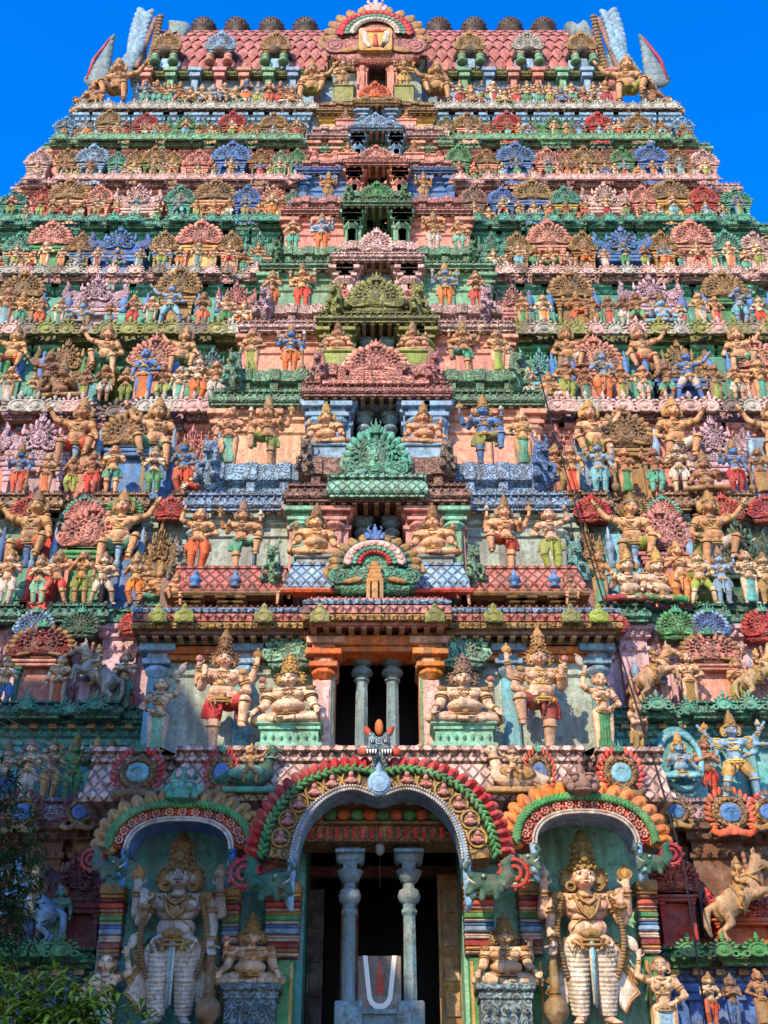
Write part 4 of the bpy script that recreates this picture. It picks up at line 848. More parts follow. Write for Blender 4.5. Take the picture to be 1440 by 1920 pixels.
# far rows: one in front of every shrine, one between
for nm in ('t11', 't10', 't9', 't8', 't7'):
    i = TI[nm]; e, z1 = E[i], Z1[i]; py = T[i][1]; row = T[i][3]; hh = {'t11': 36, 't10': 29, 't9': 32, 't8': 40, 't7': 47}[nm]
    if nm == 't11': xs = [(p, 1) for p in list(range(274, 552, 21))+list(range(862, 1142, 21))]
    else:
        srt = sorted(SHR[nm]); xs = [(p, 1) for p, *_ in srt]
        xs += [((a[0]+b[0])/2, 0) for a, b in zip(srt, srt[1:]) if a[0] < 540 and b[0] < 600 or a[0] > 860]
        if nm == 't10': xs = [q for k, q in enumerate(sorted(xs)) if q[1] or k % 4 == 1]
        if nm == 't9': xs = [q for k, q in enumerate(sorted(xs)) if q[1] or k % 4 != 1]
    for k, (px, main) in enumerate(sorted(xs)):
        if px < 8-10 or px > 1445: continue
        r = random.random(); h = hh*(random.uniform(.9, 1.1) if main else random.uniform(.72, .9))
        kind = random.choice(['deity', 'deity', 'seated', 'stride'] if main and r < .6 else ['worship', 'stand', 'lady', 'squat', 'worship'])
        if kind in ('seated', 'squat'): h *= .78
        sk = random.choice(['blue', 'lblue']) if main and random.random() < .3 else random.choice(SK)
        statue(kind, px, py-h, py, e+((-.19 if nm != 't11' else .15) if main else (-.19 if nm != 't11' and any(X(q_[0]-q_[3], py, e) < X(px, py, e) < X(q_[0]+q_[3], py, e) for q_ in SHR.get(nm, [])) else .03)), z1, row, sk, random.choice(CL), random.random() < .5, k=1.12)
# nearer rows, one by one: px, height px, kind, skin, cloth, mirrored
NEAR = {
 't6': [(12,66,'lady_m','skin','sky',0),(40,60,'deity_m','skin','teal',0),(75,50,'stand_m','skin','verm',0),(112,48,'lady_m','tan','teal',1),(155,52,'recline','lblue','ochre',0),(205,42,'worship_m','skin','sky',0),(250,54,'stand_m','skin','verm',1),(284,52,'lady_m','tan','teal',0),(320,74,'stride_m','lblue','sky',0),(380,58,'worship_m','brown','verm',0),(425,60,'deity_m','tan','green',1),(458,44,'squat','skin','orange',0),
        (980,52,'lady_m','tan','green',0),(1020,54,'lady_m','skin','orange',1),(1082,60,'dwara_m','skin','verm',0),(1112,50,'stand_m','tan','ochre',0),(1142,52,'lady_m','brown','verm',0),(1170,54,'stand_m','skin','white',1),(1195,58,'stride_m','tan','green',1),(1240,58,'seated_m','lblue','sky',0),(1278,40,'worship_m','skin','verm',0),(1312,58,'lady_m','skin','white',1),(1342,52,'lady_m','tan','verm',0),(1385,78,'flute_m','lblue','sky',0),(1425,52,'stand_m','skin','verm',0)],
 't5': [(18,62,'lady_m','skin','white',0),(62,50,'worship_m','tan','teal',0),(92,88,'stride_m','tan','dgold',0),(118,74,'seated_m','brown','ochre',1),(158,58,'lady_m','tan','lime',0),(196,62,'plain_m','skin','white',0),(236,60,'worship_m','tan','lime',0),(272,92,'lady_m','blue','orange',0),(305,66,'stand_m','brown','lime',1),(336,62,'lady_m','tan','teal',0),(372,80,'stand_m','tan','orange',0),(405,72,'armup_m','skin','white',1),(440,40,'squat','skin','ochre',0),
        (992,60,'stand_m','skin','white',0),(1030,52,'squat','tan','white',1),(1062,76,'stand_m','tan','lime',0),(1098,60,'lady_m','skin','teal',0),(1129,90,'stand_m','lblue','orange',1),(1166,64,'lady_m','tan','lime',0),(1207,62,'plain_m','skin','white',1),(1250,76,'flute_m','skin','teal',0),(1290,90,'stride_m','blue','white',1),(1340,66,'lady_m','tan','lime',0),(1382,62,'plain_m','skin','white',0),(1425,74,'lady_m','tan','teal',1)],
 't4': [(38,86,'club_m','blue','verm',0),(88,70,'lady_m','skin','orange',0),(135,66,'stand_m','tan','lime',1),(174,74,'stand_m','brown','verm',0),(212,82,'plain_m','skin','teal',1),(290,82,'worship_m','tan','green',0),(345,92,'stand_m','blue','verm',1),(378,60,'squat','skin','verm',0),
        (1042,86,'stand_m','tan','ochre',0),(1072,84,'lady_m','skin','verm',1),(1122,100,'club_m','lblue','sky',0),(1172,80,'lady_m','tan','green',0),(1228,80,'armup_m','skin','teal',0),(1272,84,'plain_m','pale','white',0),(1320,76,'seated_m','tan','ochre',1),(1376,94,'club_m','blue','red',0),(1425,80,'lady_m','skin','ochre',0)],
 't3': [(16,96,'stand_m','skin','white',0),(76,88,'worship_m','tan','mint',0),(108,96,'stride_m','skin','verm',1),(154,92,'plain_m','tan','lime',0),(194,92,'stride_m','pale','white',0),(256,92,'stand_m','skin','orange',1),(300,70,'squat','tan','teal',0),
        (1124,92,'lady_m','tan','teal',0),(1178,102,'seated_m','skin','crimson',0),(1232,100,'seated_m','tan','green',1),(1272,110,'stand_m','skin','orange',1),(1312,96,'stride_m','skin','lime',0),(1352,102,'deity_m','lblue','lblue',0),(1402,96,'lady_m','tan','aqua',1),(1436,92,'stand_m','skin','ochre',0)],
 't2b': [(14,100,'deity_m','pale','dblue',0),(56,102,'worship_m','pale','white',1),(98,102,'stand_m','pale','gold',0),(140,110,'deity_m','green','green',0),(178,106,'deity_m','dgreen','teal',1),
        (208,100,'stand_m','pale','maroon',1),(1322,108,'worship_m','skin','verm',1),(1376,150,'many_m','lblue','gold',0)],
 't2': [(10,84,'stand_m','pale','blue',0),(112,88,'lady_m','pale','verm',0),(236,96,'worship_m','pale','teal',1),(1290,92,'lady_m','fair','ochre',0),(1384,84,'stand_m','tan','lime',1)],
 't1a': [(68,120,'stand_m','brown','blue',0),(112,110,'lady_m','aqua','teal',1)],
 't1': [(1330,95,'stand_m','skin','verm',1),(1372,92,'worship_m','tan','blue',0),(1424,100,'lady_m','skin','ochre',1)]}
for nm, lst in NEAR.items():
    i = TI[nm]; e, z1 = E[i], Z1[i]; py = T[i][1]; row = T[i][3]
    for px, h, kind, sk, cl, mi in lst:
        z = z1; pb = py
        if nm == 't1': pb = 1925; h = h*1.02; z = Zr(pb, e+.2)
        statue(kind, px, pb-h*1.06, pb, e+(-.10 if nm in ('t6', 't5', 't4', 't3') else .2), z, row, sk, cl, bool(mi), k=1.08)
# giants sitting between the gables, on the middle ledges
for nm, pm, lst in (('t3', 1050, [(65, 925, 1), (230, 925, 0), (1180, 928, 1), (1330, 925, 0)]), ('t4', 868, [(150, 752, 1), (296, 752, 1), (1110, 754, 0), (1262, 750, 0), (1444, 756, 1)]),
                    ('t5', 702, [(28, 615, 1), (202, 612, 1), (345, 616, 1), (1062, 614, 0), (1204, 612, 0), (1382, 614, 0)])):
    i = TI[nm]; e = E[i]; y = e+.36; row = T[i][3]
    for k, (px, pt, mi) in enumerate(lst):
        ps = pm-22; z = Zr(ps+ (10 if nm == 't3' else 4), y)
        B = MB(); w = 26*mpp(ps, y); B.box(-w, w, 0, .9, -.16, 0, 0, .03); B.box(-w*.8, w*.8, .08, .9, -.5, -.16, 0, .03); me = B.mesh('seat_block', False)
        o = statue('giant_m' if k % 2 else 'giantb_m', px, pt, ps, y+.05, z, row, 'skin' if k % 3 else 'tan', ['verm', 'teal', 'lime', 'white'][k % 4], bool(mi) if k % 2 else not bool(mi), noun='giant', name='giant_statue', group='sitting giants between the gables', k=.92)
        b = part('seat', me, o, [M(['mint', 'orange', 'blue', 'lime'][(k+i) % 4])]); b.scale = (1/abs(o.scale[0]), 1/o.scale[1], 1/o.scale[2])
i = TI['t11']; e = E[i]; z1 = Z1[i]
for px, pt, mi, kd in ((226, 116, 1, 'giantb_m'), (586, 122, 0, 'giant_m'), (818, 122, 1, 'giant_m'), (1172, 112, 0, 'giantb_m')):
    statue(kd, px, pt, 172, e+.42, z1+.85, 1, 'tan', 'lime' if px in (586, 1172) else 'ochre', bool(mi), noun='giant', name='giant_statue', group='sitting giants between the gables', k=.95)
for px, mi in ((178, 0), (1220, 1)): statue('squat', px, 156, 188, e+.3, z1, 1, 'brown', 'ochre', bool(mi))
# medallion gables on the cornice bands
for nm, y0, lst in (('t4', 950, [(60, 'red', 42), (160, 'teal', 40), (236, 'green', 42), (322, 'red', 36), (1108, 'red', 40), (1186, 'ochre', 36), (1240, 'teal', 38), (1352, 'red', 44), (1432, 'red', 40)]),
                    ('t3', 1165, [(70, 'blue', 44), (155, 'dgreen', 42), (255, 'red', 34), (1150, 'red', 30), (1266, 'green', 46), (1326, 'blue', 44), (1428, 'red', 50)]),
                    ('t2b', 1520, [(45, 'crimson', 50), (155, 'maroon', 44), (1265, 'ochre', 40), (1365, 'verm', 56), (1436, 'red', 44)])):
    i = TI[nm]; e = E[i]; z1 = Z1[i]
    for px, key, w in lst:
        y = e-.2; P = ORN['fan'] if nm != 't2b' else ORN['medal']; s = 2*w*mpp(y0, y)*(.9 if nm != 't2b' else .9); zc = Zr(y0+w*.75 if nm != 't2b' else y0+w*.9, y)
        cols = {n_: key for n_, *_ in P.parts}
        if nm == 't2b': cols = dict(centre='blue', flames=key, ring='ochre', scrolls='verm' if px == 1365 else 'ochre', crest='stone')
        if nm == 't3': cols.update(petal_border='lblue' if key == 'blue' else key, crest='teal')
        if key == 'teal' and nm == 't4': cols.update(gable='pink')
        o = spawn(P, 'medallion' if nm == 't2b' else 'fan_gable', (X(px, y0, y), y-.12, zc), (s, s*.6, s), 'x', 'carved gable', 'carved gables fixed to the cornices', cols)
        pend(o, px, T[i][3], f"{WORD[key]} {'medallion' if nm == 't2b' else 'fan gable'}", 'cornice gable')
# horse riders, tenth row and twelfth row
def horse_rider(px, pt, pb, e, mirror, lab, who, cl='lime', skin='tan', tint='white'):
    y = e+.05; z = Zr(pb, y); x = X(px, (pt+pb)/2, y); s = (Zr(pt+(pb-pt)*.17, y)-z)/1.02
    o = spawn(ORN['horse'], 'horse_statue', (x, y, z), (s*.9, s*.9, s), f'rearing {WORD.get(tint, tint) if tint != "white" else "cream"} horse statue {lab}', 'horse statue', 'rearing horse statues', dict(body={'white': 'sand', 'lgrey': 'lgrey'}.get(tint, tint), mane='brown', harness='gold', eye='black'), mirror=mirror)
    f = -1 if mirror else 1; hs = s*.62
    r = statue('rider_m', px+f*9, pt, pb, y-.02, z+s*.60, 0, skin, cl, mirror, label=f'{who} {lab}', name='rider_statue', cat='rider statue', group='riders on the rearing horses', k=1.0, rz=f*-.9)
    r.scale = (f*hs, hs, hs); r.location = (x+f*s*.07, y-.02, z+s*.49); return o
EE = E[TI['t2']]
horse_rider(178, 1175, 1322, EE, False, 'beside the dark teal arched shrine, left tenth row', 'crowned rider', 'dgreen', 'pale', 'lgrey')
horse_rider(1232, 1180, 1318, EE, True, 'between bay and pink arched shrine, right tenth row', 'rider with arm stretched back', tint='sand')
horse_rider(1425, 1185, 1318, EE, True, 'at the right frame edge, tenth row', 'rider in olive cloth', tint='sand')
horse_rider(1392, 1555, 1770, E[TI['t1a']]-.1, True, 'above the orange platform at lower right', 'orange-caped rider', 'orange')
horse_rider(55, 1570, 1775, E[TI['t1a']]-.1, False, 'behind the dark leaves at lower left', 'shaded rider', 'blue', 'pale', 'lblue')
# ------------------------------------------------------------------ statues of the middle bay
def bs(kind, px, pt, pb, y, z, fl, desc, skin='skin', cloth='red', mi=0, **kw):
    return statue(kind, px, pt, pb, y, z, 0, skin, cloth, bool(mi), label=desc, group=kw.pop('group', 'statues of the middle bay'), **kw)
fl = {'c3': 'third', 'c4': 'fourth', 'c5': 'fifth', 'c6': 'sixth', 'c7': 'seventh', 'c8': 'eighth', 'c9': 'ninth', 'c10': 'tenth', 'c11': 'top'}
# second floor: the big figures
b = BI['c2']; z = b['zb']; y = b['eb']+.35
bs('dancer', 418, 1188, 1390, y, z, '', 'large crowned guardian with raised knee in red shorts, left of the second-floor doorway', 'fair', 'red', 0, group='large guardians beside the doorways', name='guardian_statue')
bs('dancer', 1010, 1184, 1388, y, z, '', 'large crowned guardian with raised knee in red shorts, right of the second-floor doorway', 'fair', 'crimson', 1, group='large guardians beside the doorways', name='guardian_statue')
for px, sd, mi in ((545, 'left', 1), (868, 'right', 0)):
    zz = Zr(1360, y-.1); bs('fat_l', px, 1230, 1360, y-.02, zz, '', f'big pot-bellied crowned figure on a green plinth just {sd} of the second-floor pillars', 'pale', 'fair', mi, group='pot-bellied sitters beside the doorways', name='seated_statue')
    B = MB(); w = 62*mpp(1370, y); B.box(-w, w, -.30, .6, -.06, 0, 0, .02); B.box(-w*.92, w*.92, -.26, .6, -.12, -.06); B.box(-w*.86, w*.86, -.22, .6, z-zz+.10, -.12); B.box(-w, w, -.30, .6, z-zz, z-zz+.10, 0, .02); beads(B, [(-w*.86, -.21), (w*.86, -.21)], z-zz+.20, .04, .12)
    p = tag(part('stepped_plinth', B.mesh('plinth', False), None, [M('mint')], loc=(X(px, 1370, y), y, zz)), f'mint green plinth under the pot-bellied sitter {sd} of the second-floor pillars', 'plinth', 'plinths under seated statues')
    o = spawn(Proto(gable('throne'+sd, 13, 11)), 'throne_arch', (X(px, 1250, y), b['yw']-.35, Zr(1262, b['yw'])), (1.0, .5, .95), f'mint green ornamental arch behind the crowned head {sd} of the second-floor pillars', 'carved gable', 'arches behind seated statues', dict(gable='mint', petal_border='mint', crest='mint'))
bs('lady_fan', 300, 1248, 1398, y-.1, z-.02, '', 'pale woman statue in mint sari at the far left of the second floor', 'pale', 'mint', 0, name='woman_statue')
bs('lady_fan', 1125, 1236, 1392, y-.1, z, '', 'woman statue in green sari with arm lifted, right end of the second floor', 'fair', 'green', 1, name='woman_statue')
bs('worship_m', 1186, 1305, 1420, y+.3, z-.15, '', 'bearded praying figure with tall hat at the right corner of the second floor', 'fair', 'ochre', 0, head='ochre', rz=.9)
# upper floors
for nm, sk in (('c3', (('fat_m', 592, 948, 1050, 'skin', 'fair', 1), ('fat_m', 812, 948, 1050, 'skin', 'mint', 0), ('dwara_m', 455, 942, 1062, 'skin', 'teal', 0), ('dwara_m', 945, 934, 1060, 'skin', 'red', 1), ('armup_m', 374, 955, 1062, 'skin', 'verm', 0), ('armup_m', 1032, 955, 1062, 'fair', 'lime', 1))),
               ('c4', (('fat_m', 613, 758, 842, 'skin', 'verm', 1), ('fat_m', 793, 758, 842, 'skin', 'verm', 0), ('dwara_m', 502, 752, 864, 'skin', 'lime', 1), ('dwara_m', 906, 748, 860, 'blue', 'olive', 0), ('lady_m', 432, 768, 862, 'skin', 'mint', 0), ('lady_m', 978, 775, 862, 'skin', 'teal', 1))),
               ('c5', (('fat_m', 634, 606, 666, 'skin', 'skin', 1), ('fat_m', 774, 606, 666, 'skin', 'skin', 0), ('club_m', 545, 612, 692, 'blue', 'orange', 0), ('dwara_m', 868, 608, 690, 'tan', 'teal', 1), ('lady_m', 474, 620, 690, 'skin', 'lime', 0), ('lady_m', 932, 622, 690, 'skin', 'lime', 1))),
               ('c6', (('deity_m', 568, 498, 566, 'skin', 'verm', 0), ('deity_m', 834, 498, 566, 'lblue', 'orange', 1), ('worship_m', 512, 512, 566, 'skin', 'orange', 0), ('worship_m', 892, 512, 566, 'skin', 'verm', 1), ('squat', 640, 532, 568, 'pink', 'rose', 0), ('squat', 776, 532, 568, 'pink', 'rose', 1))),
               ('c7', (('deity_m', 604, 404, 462, 'lblue', 'orange', 0), ('deity_m', 812, 402, 460, 'tan', 'white', 1), ('worship_m', 550, 414, 460, 'skin', 'teal', 0), ('stand_m', 860, 414, 460, 'skin', 'mint', 1))),
               ('c8', (('deity', 616, 326, 368, 'tan', 'ochre', 0), ('deity', 793, 326, 368, 'tan', 'ochre', 1))), ('c9', (('seated', 652, 268, 296, 'skin', 'ochre', 0), ('seated', 777, 266, 296, 'brown', 'sky', 1))),
               ('c10', (('seated', 648, 208, 233, 'tan', 'verm', 0), ('seated', 762, 208, 233, 'tan', 'teal', 1))), ('c11', (('deity', 645, 112, 168, 'tan', 'gold', 0), ('deity', 757, 112, 168, 'tan', 'gold', 1)))):
    b = BI[nm]; e = b['eb']
    for kd, px, pt, pb, skn, cl, mi in sk:
        yy = e+.22; zz = b['zb']; sd = 'right' if px > CX else 'left'; far = abs(px-CX)*mpp(pb, e) > 3.2 or (nm in ('c6', 'c7') and abs(px-CX) > 140)
        if kd in ('fat_m', 'squat') or nm == 'c11' or nm in ('c9', 'c10'):
            zz = Zr(pb, yy)
            if zz-b['zb'] > .12:
                w = 40*mpp(pb, e) if kd == 'fat_m' else 20*mpp(pb, e); B = MB(); B.box(-w, w, -.25, .6, -.08, 0, 0, .02); B.box(-w*.9, w*.9, -.2, .6, b['zb']-zz, -.08); key = {'c3': 'grey', 'c4': 'lblue', 'c5': 'lime', 'c11': 'olive'}.get(nm, 'pink')
                tag(part('plinth', B.mesh('plinth', False), None, [M(key, 'plain')], loc=(X(px, pb, yy), yy, zz)), f'{WORD[key]} plinth under the seated statue {sd} of the {fl[nm]} floor doorway', 'plinth', 'plinths under seated statues')
        where = f"{'far ' if far else ''}{sd} of the {fl[nm]} floor doorway"
        bs(kd, px, pt, pb, yy, zz, '', f"{WORD[skn]} {DESC[kd.replace('_m','')]} in {WORD[cl].replace('fair', 'tan')}, {where}", skn, cl, mi, k=1.08, group='pot-bellied sitters beside the doorways' if kd == 'fat_m' else 'statues of the middle bay')
# crouching figures in the open gallery
for px, mi, q in ((330, 0, 'far left'), (532, 1, 'inner left'), (866, 0, 'inner right'), (1070, 1, 'far right')):
    e = EB(1130); bs('crouch_m', px, 1072, 1132, e+.25, Zr(1132, e+.25)+.12, '', f'crouching giant with one arm raised, {q} under the lattice barrel roofs', 'skin', 'teal' if mi else 'verm', 1-mi, name='giant_statue', group='crouching giants of the gallery')
# gables in front of the doorways
def bgable(px, pt, pb, w, e, cols, label, typ='fan'):
    P = ORN[typ]; z = Zr(pb, e); H = Zr(pt, e)-z; W = 2*w*mpp(pb, e)
    return spawn(P, 'fan_gable', (X(px, (pt+pb)/2, e), e, z), (W/P.w, min(W/P.w, 1.1)*.7, H/P.h), label, 'carved gable', 'carved gables in front of the doorways', cols)
g1 = lambda k: dict(gable=k, petal_border=k, crest=k, niche=k, pilasters=k)
bgable(705, 782, 898, 70, EB(905)-.12, g1('teal'), 'big teal peacock-tail gable below the fourth doorway')
bgable(705, 634, 700, 66, EB(722)-.10, g1('pink'), 'broad salmon pink gable below the fifth doorway')
bgable(706, 508, 580, 60, EB(590)-.10, g1('olive'), 'olive green fan gable below the sixth doorway')
bgable(706, 424, 474, 36, EB(480)-.10, g1('lpink'), 'pale pink gable below the seventh doorway')
bgable(707, 338, 374, 36, EB(380)-.08, g1('green'), 'small green fan gable below the eighth doorway')
bgable(705, 270, 300, 32, EB(305)-.08, g1('pink'), 'small pink gable below the ninth doorway')
bgable(704, 209, 238, 26, EB(242)-.08, g1('lblue'), 'small grey-blue gable below the tenth doorway')
bgable(703, 150, 186, 32, EB(190)-.10, g1('verm'), 'small red gable at the foot of the top doorway')
# low pink plinth under the salmon gable
e = EB(722)-.22; z = Zr(722, e); zt_ = Zr(700, EB(722)-.10); w = 100*mpp(712, e); B = MB()
for w_, a, c in ((1, 0, .3), (.72, .3, .6), (.5, .6, 1)): B.box(-w*w_, w*w_, -.05*(1-a), .9, a*(zt_-z), c*(zt_-z)-.003, 0, .02)
tag(part('stepped_plinth', B.mesh('pp', False), None, [M('pink', 'carved')], loc=(X(705, 712, e), e, z)), 'low stepped salmon pink plinth under the gable below the fifth doorway', 'plinth', 'plinths under gables')
# multicoloured gable in the gallery
e = EB(1120)-.25; z = Zr(1092, e); W = 196*mpp(1050, e)
o = spawn(ORN['fan'], 'multicoloured_gable', (X(703, 1050, e), e, z-.1), (W/ORN['fan'].w, .8, (Zr(985, e)-z+.1)/ORN['fan'].h*1.05), 'rainbow gable with gold petals, pink and green rings, in the centre of the gallery', 'carved gable', 'carved gables in front of the doorways', dict(gable='teal', petal_border='ochre', crest='blue'))
gs = o.scale
for n_, R, t, key in (('green_ring', .20, .03, 'teal'), ('red_ring', .15, .03, 'red'), ('pink_ring', .27, .05, 'lpink')):
    B = MB(); B.ring((0, -.10, .28), R, t, (0, 1, 0), 22, 6, a0=pi, a1=2*pi+.001, sy=.95)
    for k in range(13): a = pi*k/12; B.ell((cos(a)*R, -.14, .28+sin(a)*R*.95), t*.7, None, 6, 4)
    part(n_, B.mesh(n_), o, [M(key)])
B = MB()
for k, (w, z0, z1_) in enumerate(((.10, -.26, -.2), (.03, -.2, .02), (.085, .02, .07), (.075, .07, .13), (.06, .13, .18), (.075, .18, .22), (.04, .22, .28))): B.box(-w, w, -.2, .1, z0, z1_, 0, .01)
[B.box(q-.018, q+.018, -.2, .1, -.2, .02) for q in (-.065, .065)]; part('shrine_front', B.mesh('sf', False), o, [M('gold')])
# leaf tablets along the lower bay cornice, pots on the gallery
ec = 17.35; zb_, zc_ = BI['c2']['zt'], BI['c2']['zc']
for px in (297, 346, 495, 600, 815, 925, 1070, 1122):
    w = 38*mpp(1145, ec); yy = ec-.1 - (.2 if abs(px-CX) < 125 else 0)
    o = part('leaf_tablet', ORN['tablet'].parts[0][1], None, [M('lime' if px in (346, 1122) else 'olive', 'plain')], loc=(X(px, 1145, yy), yy, Zr(1166, yy))); o.scale = (w, w*.6, w*.95)
    pend(tag(o, 'x', 'cornice ornament', 'leaf tablets on the gallery cornice'), px, 0, 'green and gold leaf-shaped tablet', 'tablet', 'gallery cornice centre')
for px in (365, 440, 965, 1040):
    yy = EB(1063)-.12; B = MB(); B.lathe([(.07, 0), (.10, .02), (.05, .07), (.085, .11), (.115, .16), (.08, .22), (.03, .25), (.045, .30), (.01, .37)], (0, 0, 0), 12)
    o = part('blue_pot', B.mesh('pot'), None, [M('blue')], loc=(X(px, 1100, yy), yy, Zr(1102, yy))); pend(tag(o, 'x', 'pot ornament', 'blue pots over the gallery pillars'), px, 0, 'blue pot-shaped ornament on a gold pillar', 'pot', 'gallery centre')
# yalis at the corners of the bay parapets
FLN = {722: 'fifth', 715: 'fifth', 882: 'fourth', 590: 'sixth', 482: 'seventh', 905: 'fourth', 1090: 'third', 378: 'eighth'}
for px, pt, pb, e, key, q in ((440, 640, 722, EB(722)+.1, 'lgreen', 'green'), (968, 640, 722, EB(722)+.1, 'lgreen', 'green'), (598, 640, 715, EB(715)-.15, 'rose', 'pink'), (812, 640, 715, EB(715)-.15, 'rose', 'pink'), (574, 805, 882, EB(882)-.1, 'stone', 'grey'), (838, 805, 882, EB(882)-.1, 'stone', 'grey'),
                              (497, 522, 590, EB(590)+.1, 'lav', 'lavender'), (912, 522, 590, EB(590)+.1, 'lav', 'lavender'), (628, 516, 590, EB(590)-.1, 'lime', 'lime'), (784, 516, 590, EB(590)-.1, 'lime', 'lime'), (520, 440, 482, EB(482)+.1, 'green', 'small green'), (886, 440, 482, EB(482)+.1, 'green', 'small green'),
                              (395, 800, 905, EB(905)+.2, 'lblue', 'pale blue'), (1015, 800, 905, EB(905)+.2, 'blue', 'blue'), (340, 1000, 1090, EB(1100)+.5, 'grey', 'tall grey'), (1078, 990, 1090, EB(1100)+.5, 'aqua', 'tall grey-green'), (655, 338, 378, EB(380)-.1, 'green', 'tiny green'), (758, 338, 378, EB(380)-.1, 'green', 'tiny green'),
                              (512, 1000, 1090, EB(1110)+.1, 'lgreen', 'pale green'), (888, 1000, 1090, EB(1110)+.1, 'lgreen', 'pale green')):
    z = Zr(pb, e); H = Zr(pt, e)-z; P = ORN['yali']; s = H/P.h
    o = spawn(P, 'horned_beast', (X(px, (pt+pb)/2, e), e, z), (s*.85, s*.8, s), f"{q} horned beast on the parapet, {'right' if px > CX else 'left'} of the {FLN[pb] if key != 'aqua' else 'third'} floor doorway", 'beast statue', 'horned beasts on the bay corners', dict(body=key), px > CX, rz=radians(25 if px > CX else -25))
# ------------------------------------------------------------------ ground-floor bay: slab, walls, arches, door
YS = EB(1400); zs1 = BI['c2']['zb']; zs0 = Zr(1497, 16.85)
hw = 545*mpp(1450, 17); C = MB(); h = zs1-zs0
pl = [(-hw, 22), (-hw, YS), (-hw+1.05, YS), (-hw+1.05, YS+.35), (-3.05, YS+.35), (-3.05, YS-.05), (3.15, YS-.05), (3.15, YS+.35), (hw-1.05, YS+.35), (hw-1.05, YS), (hw, YS), (hw, 22)]
C.loft(pl, [(-3, zs0), (.02, zs0), (.06, zs0+.05), (.06, zs0+.12*h), (.0, zs0+.2*h), (-.04, zs0+.55*h), (-.1, zs0+.72*h), (-.04, zs0+.74*h), (-.04, zs0+.8*h), (-.1, zs0+.82*h), (-.1, zs0+.9*h), (0, zs0+.92*h), (0, zs1), (-3, zs1)])
beads(C, pl, zs0+.86*h, .06, .16, -.1); gpart('bay_cornice', C, 'lpink', 'lattice', label='broad pale pink lattice-patterned cornice over the entrance arches')
ZF = 0.0
def wallbox(x0, x1, y0, y1, z0, z1, key, name='entrance_wall', kind='plain'):
    B = MB(); B.box(x0, x1, y0, y1, z0, z1); return gpart(name, B, key, kind)
YW = 18.0; k = mpp(1700, YW)
xL, xR = (571-CX)*k, (866-CX)*k
wallbox(-hw+.25, xL, YW, YW+4, 0, zs0+.05, 'aqua'); wallbox(xR, hw-.25, YW, YW+4, 0, zs0+.05, 'mint')
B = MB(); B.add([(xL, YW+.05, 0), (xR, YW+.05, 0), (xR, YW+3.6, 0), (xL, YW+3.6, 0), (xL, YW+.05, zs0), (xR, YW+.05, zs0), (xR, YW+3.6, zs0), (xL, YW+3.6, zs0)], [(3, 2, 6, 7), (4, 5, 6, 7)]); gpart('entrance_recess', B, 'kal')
# patterned lintel inside the arch
yl = 17.15; xl, xr = X(566, 1560, yl), X(870, 1560, yl); z0, z1_ = Zr(1577, yl), Zr(1548, yl); B = MB(); B.box(xl, xr, yl, yl+.6, z0, z1_); lt = gpart('lintel', B, 'ochre', 'carved')
B = MB()
for j in range(17):
    x = xl+.1+(xr-xl-.2)*j/17; B.box(x, x+.06, yl-.03, yl+.05, z0+.03, z1_-.03)
part('red_panels', B.mesh('red_panels', False), lt, [M('verm')])
B = MB(); B.box(xl, xr, yl-.10, yl+.3, z1_, z1_+.035); B.box(xl, xr, yl+.02, yl+.6, z1_+.035, zs0); part('upper_beam', B.mesh('ub', False), lt, [M('dgold')])
for c, par in (('verm', 0), ('green', 1)):
    B = MB()
    for j in range(11):
        if j % 2 == par: B.ell((xl+.22+(xr-xl-.44)*j/10, yl-.02, z1_+.15), (.11, .07, .09), None, 10, 6)
    part('oval_boss', B.mesh('ov'), lt, [M(c)], label='row of glossy oval bosses')
# pillars in front of the doorway
for px in (655, 768):
    y = 17.5; x = X(px, 1750, y); pillar(x, y, 3.3, Zr(1577, 17.15), .098, 'bgrey')
    z = Zr(1655, y); B = MB(); B.box(x-.22, x+.22, y-.22, y+.22, Zr(1598, y)-.05, Zr(1598, y)+.0, 0, .01)
    part('abacus', B.mesh('abacus', False), GO, [M('lblue')], loc=(0, -22, 0)); zb = Zr(1880, y); B = MB(); B.box(x-.19, x+.19, y-.19, y+.19, ZF, zb, 0, .02); part('pillar_base', B.mesh('pillar_base', False), GO, [M('bgrey')], loc=(0, -22, 0))
# board with the U-shaped mark
y = 17.45; x0, x1 = X(671, 1800, y), X(752, 1800, y); z1_, z0 = Zr(1792, y), Zr(1893, y); B = MB(); B.box(x0, x1, y, y+.12, z0, z1_, 0, .01)
bd = tag(part('sign_board', B.mesh('sign_board', False), None, [M('stone')]), 'grey board with white U mark and red stroke between the entrance pillars', 'sign board')
cx = X(712, 1800, y); H = z1_-z0; U = []; B = MB()
for j in range(25):
    t = j/24; U.append((t, ))
def upt(t, r):       # a U that flares at the top
    if t < .35: q = t/.35; return (-.22-(.10)*(1-q)*1-r*1, 1-q*.72)
    if t > .65: q = (t-.65)/.35; return (.22+.10*q+r, .28+q*.72)
    a = pi+pi*(t-.35)/.3; return ((.22+r)*cos(a), .28+(.20+r)*sin(a))
outr = [upt(j/24, .09) for j in range(25)]; innr = [upt(j/24, -.02) for j in range(25)]
vs = [(cx+p[0]*H*.82, y-.012, z0+p[1]*H) for p in outr] + [(cx+p[0]*H*.82, y-.012, z0+p[1]*H) for p in innr] + [(cx+p[0]*H*.82, y+.01, z0+p[1]*H) for p in outr] + [(cx+p[0]*H*.82, y+.01, z0+p[1]*H) for p in innr]
fs = []
for j in range(24): fs += [(j, j+1, 26+j, 25+j), (50+j, 51+j, j+1, j), (75+j, 76+j, 26+j, 25+j)]
B.add(vs, fs); part('white_mark', B.mesh('wm', False), bd, [M('face_white')])
